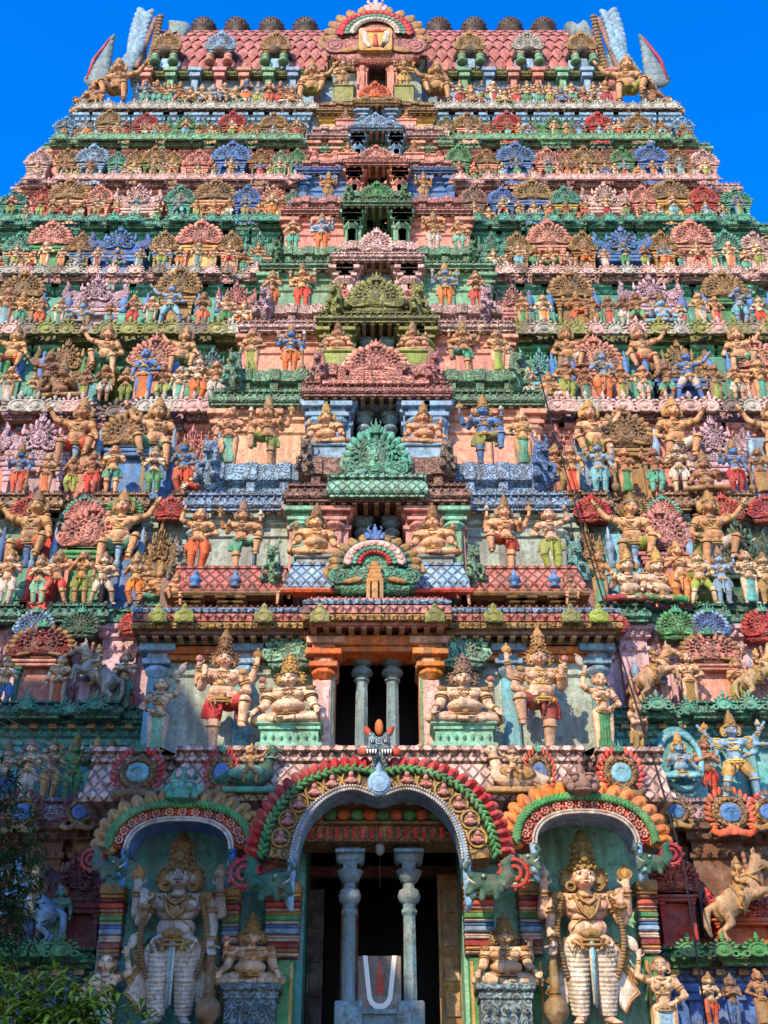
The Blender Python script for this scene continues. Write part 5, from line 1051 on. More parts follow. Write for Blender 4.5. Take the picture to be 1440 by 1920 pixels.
B = MB(); B.plate([(cx, z0+.98*H), (cx-.035, z0+.7*H), (cx-.06, z0+.36*H), (cx-.045, z0+.28*H), (cx+.045, z0+.28*H), (cx+.06, z0+.36*H), (cx+.035, z0+.7*H)], y-.014, y+.01); part('red_stroke', B.mesh('rs', False), bd, [M('verm')])
B = MB(); B.box(x0-.02, x1+.02, y-.05, y+.2, z0-.06, z0); B.box(x0+.03, x1-.03, y+.02, y+.2, 0, z0-.06); tag(part('stone_sill', B.mesh('sill', False), None, [M('bgrey')]), 'blue-grey sill under the U-marked board between the pillars', 'sill')
# wooden doors, opened inwards; sun and shade put into the leaf colours
for px0, px1, key, q in ((577, 606, 'dwood', 'shade-coloured wooden door leaf standing open at the left of the entrance'), (822, 868, 'orange', 'wooden door leaf coloured orange-brown as if sunlit, at the right of the entrance')):
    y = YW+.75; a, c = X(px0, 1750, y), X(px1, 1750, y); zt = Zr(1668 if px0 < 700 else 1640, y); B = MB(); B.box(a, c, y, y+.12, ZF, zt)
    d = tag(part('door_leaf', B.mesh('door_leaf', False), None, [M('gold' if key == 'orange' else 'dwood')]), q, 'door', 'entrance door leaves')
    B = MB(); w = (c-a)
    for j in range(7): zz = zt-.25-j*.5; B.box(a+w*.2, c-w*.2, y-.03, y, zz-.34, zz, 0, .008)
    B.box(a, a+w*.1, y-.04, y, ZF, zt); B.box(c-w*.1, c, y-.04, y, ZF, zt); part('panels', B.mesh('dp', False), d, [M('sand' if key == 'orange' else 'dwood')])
y = YW+1.0; B = MB(); B.box(xL, xR, y, y+.2, Zr(1642, y), Zr(1624, y)); B.box(X(640, 1700, y), X(672, 1700, y), y-.02, y+.2, ZF, Zr(1642, y)); B.box(X(755, 1700, y), X(775, 1700, y), y-.02, y+.2, ZF, Zr(1642, y)); gpart('door_frame', B, 'wood')
# hanging lamp
y = 17.3; x = X(712, 1590, y); B = MB(); B.tube([(x, y, Zr(1575, y)), (x, y, Zr(1665, y))], .008, 5)
L_ = tag(part('hanging_lamp', B.mesh('lampcord'), None, [M('black')]), 'small glass bulb on a cord hanging between the entrance pillars', 'lamp'); B = MB(); B.ell((x, y, Zr(1592, y)), (.075, .075, .10)); B.lathe([(.05, .08), (.06, .12), (.03, .17)], (x, y, Zr(1592, y)), 10); part('bulb', B.mesh('bulb'), L_, [M('grey')])
# coloured pilasters with stepped capitals
def stepped(px0, px1, pt, key, out=.35, lab=''):
    y = YW; a, c = X(px0, 1700, y), X(px1, 1700, y); z1_ = Zr(pt, y-out); B = MB(); w = c-a
    B.box(a+.07*w, c-.07*w, y-out*.45, y+.1, 0, z1_-1.05, 0, .02); o = tag(part('pilaster_column', B.mesh('pc', False), None, [M(key)]), lab, 'pilaster', 'coloured pilasters beside the entrance')
    B = MB(); e_ = .03
    for q in (a+.16*w, c-.16*w): B.box(q-.02, q+.02, y-out*.45-.012, y, 0, z1_-1.1)
    part('gold_line', B.mesh('gl', False), o, [M('yellow')])
    st = [(1.0, .95, .1, 'lpink'), (.95, .90, .2, 'gold'), (.90, .80, .12, 'crimson'), (.80, .76, .22, 'white'), (.76, .70, .1, 'lpink'), (.70, .62, .3, 'lblue'), (.62, .56, .2, 'blue'), (.56, .52, .34, 'white'), (.52, .44, .42, 'green'), (.44, .39, .34, 'gold'), (.39, .35, .5, 'lpink'), (.35, .26, .6, 'red'), (.26, .20, .72, 'maroon'), (.20, .16, .85, 'yellow'), (.16, .0, 1., 'gold')]
    for za, zb__, f, kk in st:
        B = MB(); dx = f*.06*w+.02; oo = out*(.45+.55*f); B.box(a-dx, c+dx, y-oo, y+.1, z1_-za, z1_-zb__-.004, 0, .02); part('capital_course', B.mesh('cc', False), o, [M(kk)])
stepped(505, 562, 1652, 'green', .5, 'green pilaster with striped capital just left of the entrance'); stepped(870, 918, 1648, 'green', .5, 'green pilaster with striped capital just right of the entrance')
stepped(200, 236, 1655, 'green', .4, 'dark green pilaster left of the shaded guardian'); stepped(424, 450, 1658, 'green', .4, 'slim pilaster between shaded guardian and seated figure'); stepped(972, 1008, 1650, 'green', .4, 'slim pilaster between seated figure and sunlit guardian'); stepped(1190, 1222, 1648, 'green', .4, 'green pilaster right of the sunlit guardian')
# guardians with faces, garlands and clubs
def garland(o, P, side):
    B = MB()
    for k_ in range(26):
        t = k_/25; x = side*(.13+.045*sin(pi*t)); B.ell((x, -.055-.03*sin(pi*t), .79-.5*t), (.017, .017, .014), None, 8, 5)
    part('garland', B.mesh('garland'), o, [M('dgold')])
for px, sd, skn in ((332, 'shaded left', 'shade_ash'), (1100, 'sunlit right', 'fair')):  # the left guardian's cool shade is put into its skin colour
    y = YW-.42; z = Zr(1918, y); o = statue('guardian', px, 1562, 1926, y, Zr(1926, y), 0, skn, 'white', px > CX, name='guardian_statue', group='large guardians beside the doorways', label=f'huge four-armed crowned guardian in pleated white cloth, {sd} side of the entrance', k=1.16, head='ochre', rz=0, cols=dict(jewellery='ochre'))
    o.rotation_euler = (radians(3), 0, 0)
    B = MB(); B.box(-.9, .9, -.3, .42, -.25, -.01, 0, .03); B.box(-.75, .75, -.2, .42, -z, -.25, 0, .03); tag(part('pedestal', B.mesh('pedestal', False), None, [M('stone')], loc=(o.location.x, y, Zr(1926, y))), f'stone pedestal under the huge {sd} guardian', 'pedestal', 'pedestals under the big statues')
    for s in (-1, 1): garland(o, None, s)
    B = MB()
    for s in (-1, 1):
        B.ell((s*.088, .02, .905), (.045, .03, .075)); B.ring((s*.075, -.025, .865), .026, .009, (s*.3, 1, 0), 14, 6)
        B.tube([(s*.12, -.02, .53), (s*.20, -.02, .45), (s*.17, -.0, .36), (s*.235, .0, .27), (s*.2, 0, .22)], [.02, .03, .03, .03, .012], 7)
    B.ell((0, -.095, .69), (.038, .014, .05)); B.ell((0, -.105, .55), (.06, .02, .035)); lion(B, (0, -.10, .555), .055, False)
    B.tube([(-.075, -.06, .80), (-.055, -.098, .74), (-.035, -.108, .68), (0, -.115, .64), (.035, -.108, .68), (.055, -.098, .74), (.075, -.06, .80)], .009, 6); B.tube([(-.05, -.07, .81), (-.03, -.1, .76), (0, -.108, .73), (.03, -.1, .76), (.05, -.07, .81)], .011, 6)
    part('ornate_belt', B.mesh('belt'), o, [M('ochre', 'plain')])
    for s in (-1, 1):
        B = MB(); B.plate([(s*.09, .50), (s*.15, .50), (s*.19, .40), (s*.235, .34), (s*.20, .28), (s*.245, .20), (s*.19, .15), (s*.16, .08), (s*.13, .14), (s*.12, .30)], -.02, .03, 0, .012); c_ = part('side_cloth', B.mesh('sc', False), o, [M('white')])
        B = MB(); B.tube([(s*.15, -.022, .50), (s*.19, -.022, .40), (s*.235, -.022, .34), (s*.20, -.022, .28), (s*.245, -.022, .20), (s*.19, -.022, .15), (s*.16, -.022, .08)], .009, 5); part('gold_hem', B.mesh('hem'), c_, [M('gold')])
    B = MB(); B.tube([(0, -.105, .50), (0, -.115, .40), (0, -.10, .28), (0, -.095, .10)], [.009, .009, .008, .006], 6); part('blue_sash', B.mesh('sash'), o, [M('sky')])
for px, sd in ((472, 'left'), (946, 'right')):
    y = YW-.38; z = Zr(1850, y); statue('fat_l', px, 1712, 1850, y, z, 0, 'fair', 'pale', px < CX, name='seated_statue', group='pot-bellied sitters beside the doorways', label=f'pot-bellied crowned figure sitting on a grey carved plinth, {sd} of the entrance', rz=0)
    B = MB(); w = 56*mpp(1880, y); B.box(-w, w, -.34, .3, -.10, 0, 0, .02); B.box(-w*.9, w*.9, -.28, .3, -.20, -.10); B.box(-w*.84, w*.84, -.25, .3, -.85, -.2); B.box(-w, w, -.34, .3, -z, -.85); beads(B, [(-w*.8, -.27), (w*.8, -.27)], -.35, .05, .13); beads(B, [(-w*.8, -.27), (w*.8, -.27)], -.52, .05, .13)
    tag(part('carved_plinth', B.mesh('cp', False), None, [M('bgrey', 'carved')], loc=(X(px, 1880, y), y, z)), f'grey carved stone plinth under the pot-bellied figure {sd} of the entrance', 'plinth', 'plinths under seated statues')
y = YW-.5
for px, q in ((1243, 'right'), (196, 'left')):
    z = Zr(1988, y); B = MB(); B.box(-.4, .4, -.25, .5, -z, -.005, 0, .03); tag(part('pedestal', B.mesh('pedestal', False), None, [M('stone')], loc=(X(px, 1988, y), y, z)), f'narrow stone pedestal under the fan-holding woman {q} of the entrance', 'pedestal', 'pedestals under the big statues')
bs('lady_fan', 1243, 1755, 1990, y, Zr(1990, y), '', 'woman statue in pale blue holding a white fan, right of the sunlit guardian', 'fair', 'lblue', 1, name='woman_statue', k=1.0)
bs('lady_fan', 196, 1750, 1985, y, Zr(1985, y), '', 'shaded woman statue holding a white fan, left of the shaded guardian', 'pale', 'mint', 0, name='woman_statue', k=1.0)
# figures on birds on the slab
for px, mi, q, c in ((470, 1, 'left', 'dgreen'), (962, 0, 'right', 'pale')):
    y = YS-.15; z = Zr(1486, y); s = .82; spawn(ORN['bird'], 'bird_mount', (X(px, 1470, y), y, z), (s, s*.8, s), f"{'dark green' if mi else 'cream'} bird mount on the pink cornice, {q} of the great arch", 'bird statue', 'bird mounts with riders', dict(body=c, wing='teal' if mi else 'gold'), mi == 0)
    statue('rider_m', px, 1395, 1475, y-.1, z+.26, 0, 'tan' if mi else 'fair', 'ochre', bool(mi), label=f"small archer riding the {'dark green' if mi else 'cream'} bird, {q} of the great arch", name='rider_statue', cat='rider statue', group='bird mounts with riders')
# medallions on the slab
for px, w, q, key in ((258, 56, 'wide medallion at the left end', 'red'), (1165, 50, 'wide medallion at the right end', 'verm'), (415, 38, 'half-hidden medallion near the green bird', 'red'), (1012, 36, 'half-hidden medallion near the cream bird', 'verm')):
    y = YS-.16; P = ORN['medal']; s = 2*w*mpp(1450, y)*.95; z = Zr(1492, y)
    spawn(P, 'medallion', (X(px, 1450, y), y, z), (s, s*.6, (Zr(1385, y)-z)/P.h), f'blue-centred gold and red {q} of the pink cornice', 'carved medallion', 'medallions on the entrance cornice', dict(ring='ochre', centre='sky' if w > 40 else 'blue', flames=key, scrolls='dgold', crest='teal'))
# ------------------------------------------------------------------ the great arches
def arch(px, py, rxo, rzo, rxi, rzi, y, cols, a_lo, label, cusp=0, flames=20, foot=0, rosettes=11, asym=None, crest=True):
    m = mpp(py, y); cx, cz = X(px, py, y), Zr(py, y); rz_ = abs(Zr(py-100, y)-Zr(py, y))/100   # metres per px vertically
    root = empty('ornamental_arch', (cx, y, cz)); tag(root, label, 'ornamental arch', 'ornamental arches over the entrance and guardians')
    RO, ZO, RI, ZI = rxo*m, rzo*rz_, rxi*m, rzi*rz_
    def pt(a, f):      # f 0 inner .. 1 outer
        rx = RI+(RO-RI)*f; rz = ZI+(ZO-ZI)*f; c, s = cos(a), sin(a); n = 2.5
        q = (abs(c)**n+abs(s)**n)**(-1/n); x = c*q*rx; z = s*q*rz - cusp*(1-.55*f)*math.exp(-(x/(.16*RO))**2)
        return x, z
    N = 44; A = [a_lo+(pi-2*a_lo)*k_/N for k_ in range(N+1)]
    def band(f0, f1, yf, yb, key, name, kind='plain'):
        B = MB(); vs = []
        for a in A:
            (x0, z0), (x1, z1_) = pt(a, f0), pt(a, f1); xm, zm = (x0+x1)/2, (z0+z1_)/2
            vs += [(x0, yb, z0), (x0, yf+.03, z0), (x0*.8+xm*.2, yf, z0*.8+zm*.2), (x1*.8+xm*.2, yf, z1_*.8+zm*.2), (x1, yf+.03, z1_), (x1, yb, z1_)]
        B.add(vs, [(i*6+j, i*6+(j+1) % 6, (i+1)*6+(j+1) % 6, (i+1)*6+j) for i in range(N) for j in range(6)] + [tuple(range(6)), tuple(N*6+5-j for j in range(6))])
        return part(name, B.mesh(name, False), root, [M(key, kind)])
    band(0, .11, -.10, .5, cols[0], 'inner_band'); band(.11, .70, -.02, .5, cols[1], 'figured_band', 'carved'); band(.70, .9, -.05, .4, cols[2], 'backing')
    B = MB()
    for k_ in range(90):
        a = a_lo+(pi-2*a_lo)*k_/89
        for f in (-.01, .12): x, z = pt(a, f); B.ell((x, -.11, z), (.022, .022, .022), None, 5, 4)
    part('white_beads', B.mesh('wb'), root, [M('white')])
    B = MB()
    for k_ in range(96):
        a = a_lo+(pi-2*a_lo)*k_/95; x, z = pt(a, .78+.09*(k_ % 2)); B.ell((x, -.08, z), (.075, .05, .032), RY(pi/2-a+.7*(-1)**k_), 8, 5)
    part('leaf_garland', B.mesh('lg'), root, [M(cols[3], 'plain')])
    B = MB()
    for k_ in range(flames):
        a = a_lo+.04+(pi-2*a_lo-.08)*k_/(flames-1)
        x, z = pt(a, 1.06); s_ = .82 if flames > 24 else 1.15; B.ell((x, .03, z), (.105*s_, .08, .18*s_), RY(pi/2-a+.18), 9, 6); x, z = pt(a, 1.2 if flames < 25 else 1.16); B.ell((x, .02, z), (.035, .04, .10), RY(pi/2-a+.6), 7, 5); x, z = pt(a, 1.04); B.ell((x, -.05, z), (.05*s_, .05, .11*s_), RY(pi/2-a+.15), 7, 5)
    part('flame_border', B.mesh('fb'), root, [M(cols[4], 'plain')])
    R = MB(); Ri = MB()
    for k_ in range(rosettes):
        a = a_lo+.10+(pi-2*a_lo-.2)*(k_+.5)/rosettes; x, z = pt(a, .45)
        if crest == 'drop' and abs(x) < .22: continue
        if cusp:      # little figures in rings
            R.ell((x, -.06, z-.03), (.07, .06, .06)); R.ell((x, -.09, z+.05), (.04, .04, .045)); R.ell((x-.06, -.08, z-.05), (.04, .04, .025)); R.ell((x+.06, -.08, z-.05), (.04, .04, .025)); Ri.ring((x, -.04, z), .13, .02, (0, 1, 0), 14, 5)
        else:
            for q in range(7): R.ell((x+.05*cos(q*2*pi/7), -.05, z+.05*sin(q*2*pi/7)), (.026, .03, .026), None, 6, 4)
            R.ell((x, -.06, z), .02, None, 6, 4); Ri.ring((x, -.03, z), .10, .014, (0, 1, 0), 14, 5)
    part('rosettes', R.mesh('ro'), root, [M(cols[5])]); part('rings', Ri.mesh('ri'), root, [M(cols[6])])
    for s in (-1, 1):      # makara heads at the feet
        x, z = pt(a_lo, .55); sc = foot*m; P = ORN['makara']
        for n_, me, key, kd in P.parts:
            o = part('makara_head' if n_ == 'body' else 'tusk', me, root, [M({'body': cols[7], 'tusk': 'white'}[n_])]); o.location = (-s*x*(-1) if s > 0 else -x, -.12, z-.95*sc); o.scale = (-s*sc, sc*.7, sc)
        B = MB(); xx = s*(x+.62*sc)
        for R_ in (.20, .10): B.ring((xx, -.1, z-.38*sc), R_*sc*1.5, .055*sc, (0, 1, 0), 16, 6)
        for q in range(12): B.ell((xx+cos(q*pi/6)*.36*sc, -.09, z-.38*sc+sin(q*pi/6)*.36*sc), (.045*sc, .04, .045*sc), None, 6, 4)
        part('tail_scroll', B.mesh('ts'), root, [M(cols[8])])
        B = MB(); x0, z0 = pt(a_lo, .1); B.tube([(s*x0, -.05, z0), (s*(x0-.01), -.05, z0-.35*sc), (s*(x0+.03), -.06, z0-.8*sc), (s*(x0-.03), -.06, z0-1.15*sc)], [.06, .055, .085, .03], 8); part('hanging_drop', B.mesh('hd'), root, [M(cols[0])])
    return root, pt, m
r, pt, m = arch(711, 1640, 236, 212, 158, 166, YS-.62, ('lblue', 'ochre', 'dgreen', 'green', 'red', 'rose', 'gold', 'dgreen', 'red'), .16, 'great cusped arch with green garland and red flames over the entrance', .15, 36, 84, 14, crest='drop')
x, z = pt(pi/2, .45); B = MB(); B.ell((0, -.12, z-.02), (.17, .06, .19), None, 16, 8); B.cap((0, -.10, z+.1), (0, -.08, z+.45), .07, .02); B.ring((0, -.16, z-.03), .12, .015, (0, 1, 0), 16, 5); part('drop_jewel', B.mesh('dj'), r, [M('lblue')])
x, z = pt(pi/2, 1.12); z += .18
B = MB(); B.ell((0, -.1, z+.12), (.22, .16, .17), None, 14, 8); B.ell((-.13, -.24, z-.02), (.12, .12, .10)); B.ell((.13, -.24, z-.02), (.12, .12, .10))
for s in (-1, 1): B.cap((s*.10, -.10, z+.2), (s*.14, -.1, z+.32), .10, .07); B.cap((s*.05, -.2, z-.1), (s*.14, -.1, z-.4), .07, .03)
cr = part('lion_mask', remesh(B, 'lion_mask', .016, 2), r, [M('bgrey', 'carved', 1.5)]); cr.location = (0, 0, z*.22); cr.scale = (.8, .8, .78)
B = MB()
for s in (-1, 1): B.ell((s*.12, -.27, z+.14), (.034, .03, .034), None, 10, 6, 0)
part('eyes', B.mesh('ley'), cr, [M('face_white')]); B = MB()
for s in (-1, 1): B.ell((s*.12, -.288, z+.14), (.02, .015, .02)); B.ring((s*.12, -.275, z+.14), .038, .01, (0, 1, 0), 12, 5)
part('pupils', B.mesh('lpu'), cr, [M('black')]); B = MB()
for s in (-1, 1):
    for q in range(4): B.cap((s*(.06+.05*q), -.33, z-.05), (s*(.06+.05*q), -.34, z-.12), .02, .006)
part('teeth', B.mesh('lte'), cr, [M('face_white')]); B = MB()
B.ell((0, -.1, z+.48), (.08, .06, .17)); part('crest_leaf', B.mesh('lcl'), cr, [M('orange')]); B = MB()
for s in (-1, 1): B.ell((s*.20, -.08, z+.40), (.06, .05, .13), RY(s*.5)); B.ell((s*.30, -.14, z-.02), (.10, .08, .09))
part('ears', B.mesh('lea'), cr, [M('verm')])
r1, pt1, _ = arch(336, 1600, 142, 96, 96, 58, YS-.25, ('blue', 'crimson', 'dgreen', 'green', 'gold', 'pink', 'verm', 'dgreen', 'red'), .10, 'gold-petalled arch with crimson flower band over the shaded left guardian', 0, 18, 62, 13)
r2, pt2, _ = arch(1098, 1590, 138, 100, 94, 62, YS-.25, ('lblue', 'red', 'dgreen', 'green', 'orange', 'pink', 'verm', 'dgreen', 'red'), .10, 'gold-petalled arch with red flower band over the sunlit right guardian', 0, 18, 62, 13)
for r_, p_, key in ((r1, pt1, 'teal'), (r2, pt2, 'brst')):
    x, z = p_(pi/2, 1.15); B = MB(); lion(B, (0, -.12, z+.06), .42, True); part('lion_mask', B.mesh('lm'), r_, [M(key)])
# oval niche with a blue-green figure, right
e = E[TI['t2b']]; y = e+.1; x = X(1273, 1420, y); z0 = Zr(1545, y); zt = Zr(1360, y); Hn = zt-z0; w = 47*mpp(1430, y)
B = MB(); out = [(x+w*cos(a), z0+.60*Hn+Hn*.40*sin(a)) for a in [pi*k_/16 for k_ in range(17)]] + [(x-w, z0+.15*Hn), (x-w*.6, z0), (x+w*.6, z0), (x+w, z0+.15*Hn)]; B.plate(out, y, y+.6, 0, .05)
n = tag(part('oval_niche', B.mesh('on', False), None, [M('aqua')]), 'turquoise round-topped niche panel right of the bay, beside the many-armed blue deity', 'niche'); B = MB(); B.ring((x, y-.03, z0+.62*Hn), w*.85, .06, (0, 1, 0), 20, 6, sy=1.35); part('rim', B.mesh('rim'), n, [M('sky')])
statue('seated_m', 1273, 1372, 1468, y-.15, z0+.40*Hn, 11, 'lblue', 'sky', label='blue-armed seated deity with gold crown inside the turquoise round-topped niche', head='gold')
# ------------------------------------------------------------------ barrel roof and crown
e = E[0]; z1 = Z1[0]; ye = e+1.0; hwR = 437*mpp(130, ye); ze = Zr(137, ye); zr = Zr(56, ye+1.3)
W = MB(); W.loft([(-hwR-.3, ye+5), (-hwR-.3, ye+.1), (hwR+.3, ye+.1), (hwR+.3, ye+5)], wall_profile(z1, ze-.1)); gpart('storey_wall', W, 'lblue')
for k in range(20):
    x = -hwR+.2+2*hwR*k/19.3
    if abs(x) < 2: continue
    B = MB(); h = ze-z1; B.box(x-.12, x+.12, ye-.25, ye+.2, z1, z1+.78*h, 0, .02); B.box(x-.2, x+.2, ye-.38, ye+.2, z1+.78*h, z1+.86*h, 0, .02); B.box(x-.26, x+.26, ye-.45, ye+.2, z1+.86*h, z1+.93*h, 0, .02); gpart('pilaster', B, ['pink', 'lgreen', 'lblue', 'rose'][k % 4])
C = MB(); pl = [(-hwR-.45, ye+5), (-hwR-.45, ye-.25), (hwR+.45, ye-.25), (hwR+.45, ye+5)]; C.loft(pl, corn_profile(ze-.38, ze, 1.2)); beads(C, pl, ze-.2, .06, .2); gpart('roof_cornice', C, 'olive', 'carved')
R = MB(); N = 15; sec = [(ye+.12+1.75*(1-cos(pi/2*q/9)), ze+.0+(zr-ze)*sin(pi/2*q/9)) for q in range(10)]; sec += [(2*(ye+1.87)-a, b) for a, b in sec[:-1][::-1]]
R.add([(s*hwR, a, b) for a, b in sec for s in (-1, 1)], [(2*i, 2*i+1, 2*i+3, 2*i+2) for i in range(len(sec)-1)]); roof = gpart('barrel_roof', R, 'brick', 'plain')
# overlapping pointed tiles
B = MB(); nr = 9
for j in range(nr):
    q0 = j/nr; a = pi/2*q0; 
    def rp(q): return (ye+.12+1.75*(1-cos(pi/2*q)), ze+(zr-ze)*sin(pi/2*q))
    nx = int(2*hwR/.40)
    for k in range(nx):
        x = -hwR+.2+(k+.5*(j % 2))*.40
        if x > hwR-.2: continue
        (y0, z0), (ym, zm), (y2, z2) = rp(q0+.005), rp(q0+.075), rp(min(1, q0+.15)); B.add([(x, y0-.09, z0-.02), (x+.20, ym-.06, zm), (x+.18, y2-.015, z2+.02), (x-.18, y2-.015, z2+.02), (x-.20, ym-.06, zm), (x, ym-.12, zm)], [(0, 1, 5), (1, 2, 5), (2, 3, 5), (3, 4, 5), (4, 0, 5)])
part('scale_tiles', B.mesh('tiles', False), roof, [M('tilepink')])
B = MB(); beads(B, [(-hwR, ye+1.5), (hwR, ye+1.5)], zr+.02, .10, .22); B.box(-hwR, hwR, ye+1.5, ye+2.2, zr-.05, zr+.03); part('ridge', B.mesh('ridge', False), roof, [M('pink')])
# dormers
for px, key in ((313, 'ochre'), (414, 'lblue'), (517, 'ochre'), (881, 'ochre'), (990, 'lgrey'), (1091, 'ochre')):
    y = ye-.2; s = 62*mpp(100, y); x = X(px, 100, y)
    B = MB(); B.box(x-s*.42, x+s*.42, y+.1, y+1.6, ze, Zr(108, y), 0, .02); B.box(x-s*.30, x-s*.2, y, y+.2, ze, Zr(110, y)); B.box(x+s*.2, x+s*.30, y, y+.2, ze, Zr(110, y)); B.box(x-s*.12, x+s*.12, y-.05, y+.2, ze, Zr(112, y))
    d = gpart('dormer', B, 'rose' if key == 'lblue' else 'lblue'); z = Zr(104, y); P = ORN['fan']
    B = MB(); B.ell((x, y+.2, z+.1), (s*.5, .5, .28), None, 16, 8); part('dormer_hood', B.mesh('hood'), d, [M('dwood')])
    for n_, me, k0, kd in P.parts: o = part('dormer_'+n_, me, d, [M(key, kd)]); o.location = (x, y-.2, z); o.scale = (s/P.w*1.0, s*.5, (Zr(58, y)-z)/P.h*.9)
    for t in (-1, 1):
        B = MB(); B.lathe([(.16, 0), (.22, .08), (.14, .2), (.08, .25), (.14, .3), (.16, .4), (.07, .5), (.02, .56)], (x+t*s*.27, y-.25, ze-.02), 10); part('dormer_pot', B.mesh('pot'), d, [M('lgreen' if key != 'lblue' else 'pink')])
# spiky finials along the ridge
FB = MB(); FB.lathe([(.3, -.5), (.34, -.1), (.42, .0), (.47, .14), (.46, .28), (.38, .42), (.22, .50), (.10, .54), (.15, .60), (.07, .70), (.02, .82)], (0, 0, 0), 14); FS = MB()
for j in range(5):
    for k in range(14):
        a = 2*pi*(k+.5*(j % 2))/14; rr = [.40, .46, .46, .40, .30][j]; z = .02+.09*j; FS.cap((rr*.9*cos(a), rr*.9*sin(a), z), ((rr+.06)*cos(a), (rr+.06)*sin(a), z+.05), .03, .008, 4)
FB = sharp(FB.mesh('finial'), 60); FS = FS.mesh('spikes')
for px in (383, 445, 510, 573, 822, 888, 955, 1018):
    y = ye+1.87; o = part('pot_finial', FB, GO, [M('dwood')], loc=(X(px, 50, y), y-22, zr+.5)); o.scale = (1.15, 1.15, 1.35); part('spikes', FS, o, [M('kal')])
# great round gable in the middle of the roof
y = ye-1.05; P = ORN['fan']; z = Zr(106, y); W_ = 216*mpp(60, y); m = mpp(60, y)
o = spawn(P, 'round_roof_gable', (X(704, 60, y), y, z), (W_/P.w, 1.2, (Zr(-8, y)-z)/P.h), 'great round gable with ochre petals over the top doorway, rising above the roof ridge', 'carved gable', None, dict(gable='rose', petal_border='ochre', crest='lpink'))
for n_, R_, t, key in (('red_ring', .31, .045, 'red'), ('green_ring', .255, .028, 'teal'), ('white_ring', .205, .032, 'white')):
    B = MB(); B.ring((0, -.10-.4*(.33-R_), .26), R_, t, (0, 1, 0), 24, 6, a0=pi, a1=2*pi+.001, sy=.95)
    for k in range(19): a = pi*k/18; B.ell((cos(a)*R_, -.14-.4*(.33-R_), .26+sin(a)*R_*.95), t*.62, None, 6, 4)
    part(n_, B.mesh(n_), o, [M(key)])
B = MB(); B.box(-.15, .15, -.2, .0, .02, .32, 0, .02); part('panel', B.mesh('pn', False), o, [M('yellow')])
B = MB()
for q, w_ in ((-.09, .028), (.09, .028)): B.tube([(q*1.2, -.215, .26), (q, -.215, .12), (q*.6, -.215, .05)], w_, 5)
part('white_mark', B.mesh('wm2'), o, [M('white')]); B = MB(); B.tube([(0, -.22, .22), (0, -.22, .06)], [.012, .03], 5); B.box(-.10, .10, -.23, -.2, .255, .285); part('red_mark', B.mesh('rm2'), o, [M('red')])
# horned gable crests at both roof ends, with wings
for s, q in ((-1, 'left'), (1, 'right')):
    xr = s*(hwR+.05); y0 = ye-.1; root = empty('roof_end_crest', (xr, y0, ze)); tag(root, f'tall curved horn crest of blue-grey plumes at the {q} end of the roof', 'roof crest', 'crests at the roof ends')
    m_ = mpp(60, y0); zz_ = lambda py: Zr(py, y0)-ze; xx_ = lambda d: -s*d*m_       # d: px from the roof end towards the middle
    Bl = MB(); A = MB(); Gd = MB()
    for j in range(13):      # blue plume blades, stacked and twisting outwards
        t = j/12; d = -8-26*sin(pi*t*.55)+8*t; z_ = zz_(135-150*t)
        Bl.ell((xx_(d-5), .1+.9*t, z_), (.30-.10*t, .14, .50), RY(s*.5), 10, 6); Bl.ell((xx_(d+9), .0+.9*t, z_-.12), (.16, .12, .34), RY(-s*.5), 8, 5)
    A.tube([(xx_(14-4*j/11), -.15+.8*j/11, zz_(140-138*j/11)) for j in range(12)], [.20, .18, .16, .15, .14, .13, .12, .12, .10, .08, .06, .03], 8)
    for j in range(16): t = j/15; A.ell((xx_(18-6*t), -.3+.8*t, zz_(140-130*t)), (.15, .10, .10), None, 7, 5); Gd.ell((xx_(-6+8*t), -.25+.8*t, zz_(134-120*t)), (.12, .1, .16), None, 7, 5)
    for j in range(9): t = j/8; Bl.ell((xx_(-34+26*t), -.2, zz_(150-58*t)), (.22, .14, .40), RY(s*(.9-.7*t)), 8, 5)
    part('plumes', Bl.mesh('plumes'), root, [M('lblue')]); part('spine', A.mesh('spine'), root, [M('sand', 'carved')]); part('inner_scales', Gd.mesh('insc'), root, [M('brst')])
    B = MB(); B.tube([(xx_(20), .9, zz_(75)), (xx_(28), .9, zz_(42)), (xx_(42), .8, zz_(22)), (xx_(56), .7, zz_(24)), (xx_(58), .7, zz_(48))], [.25, .42, .46, .30, .06], 10); part('curled_plume', B.mesh('curl'), root, [M('bgrey')])
    B = MB()
    for j in range(8): t = j/7; B.ell((xx_(-72+14*t), -.35, zz_(165-72*t)), (.44*(1-t)+.06, .16, .42), RY(-s*.2), 10, 6)
    part('side_wing', B.mesh('wing'), root, [M('bgrey')]); B = MB(); B.tube([(xx_(-88), -.4, zz_(168)), (xx_(-84), -.4, zz_(130)), (xx_(-60), -.4, zz_(86))], [.08, .07, .03], 6); part('red_edge', B.mesh('redge'), root, [M('red')])
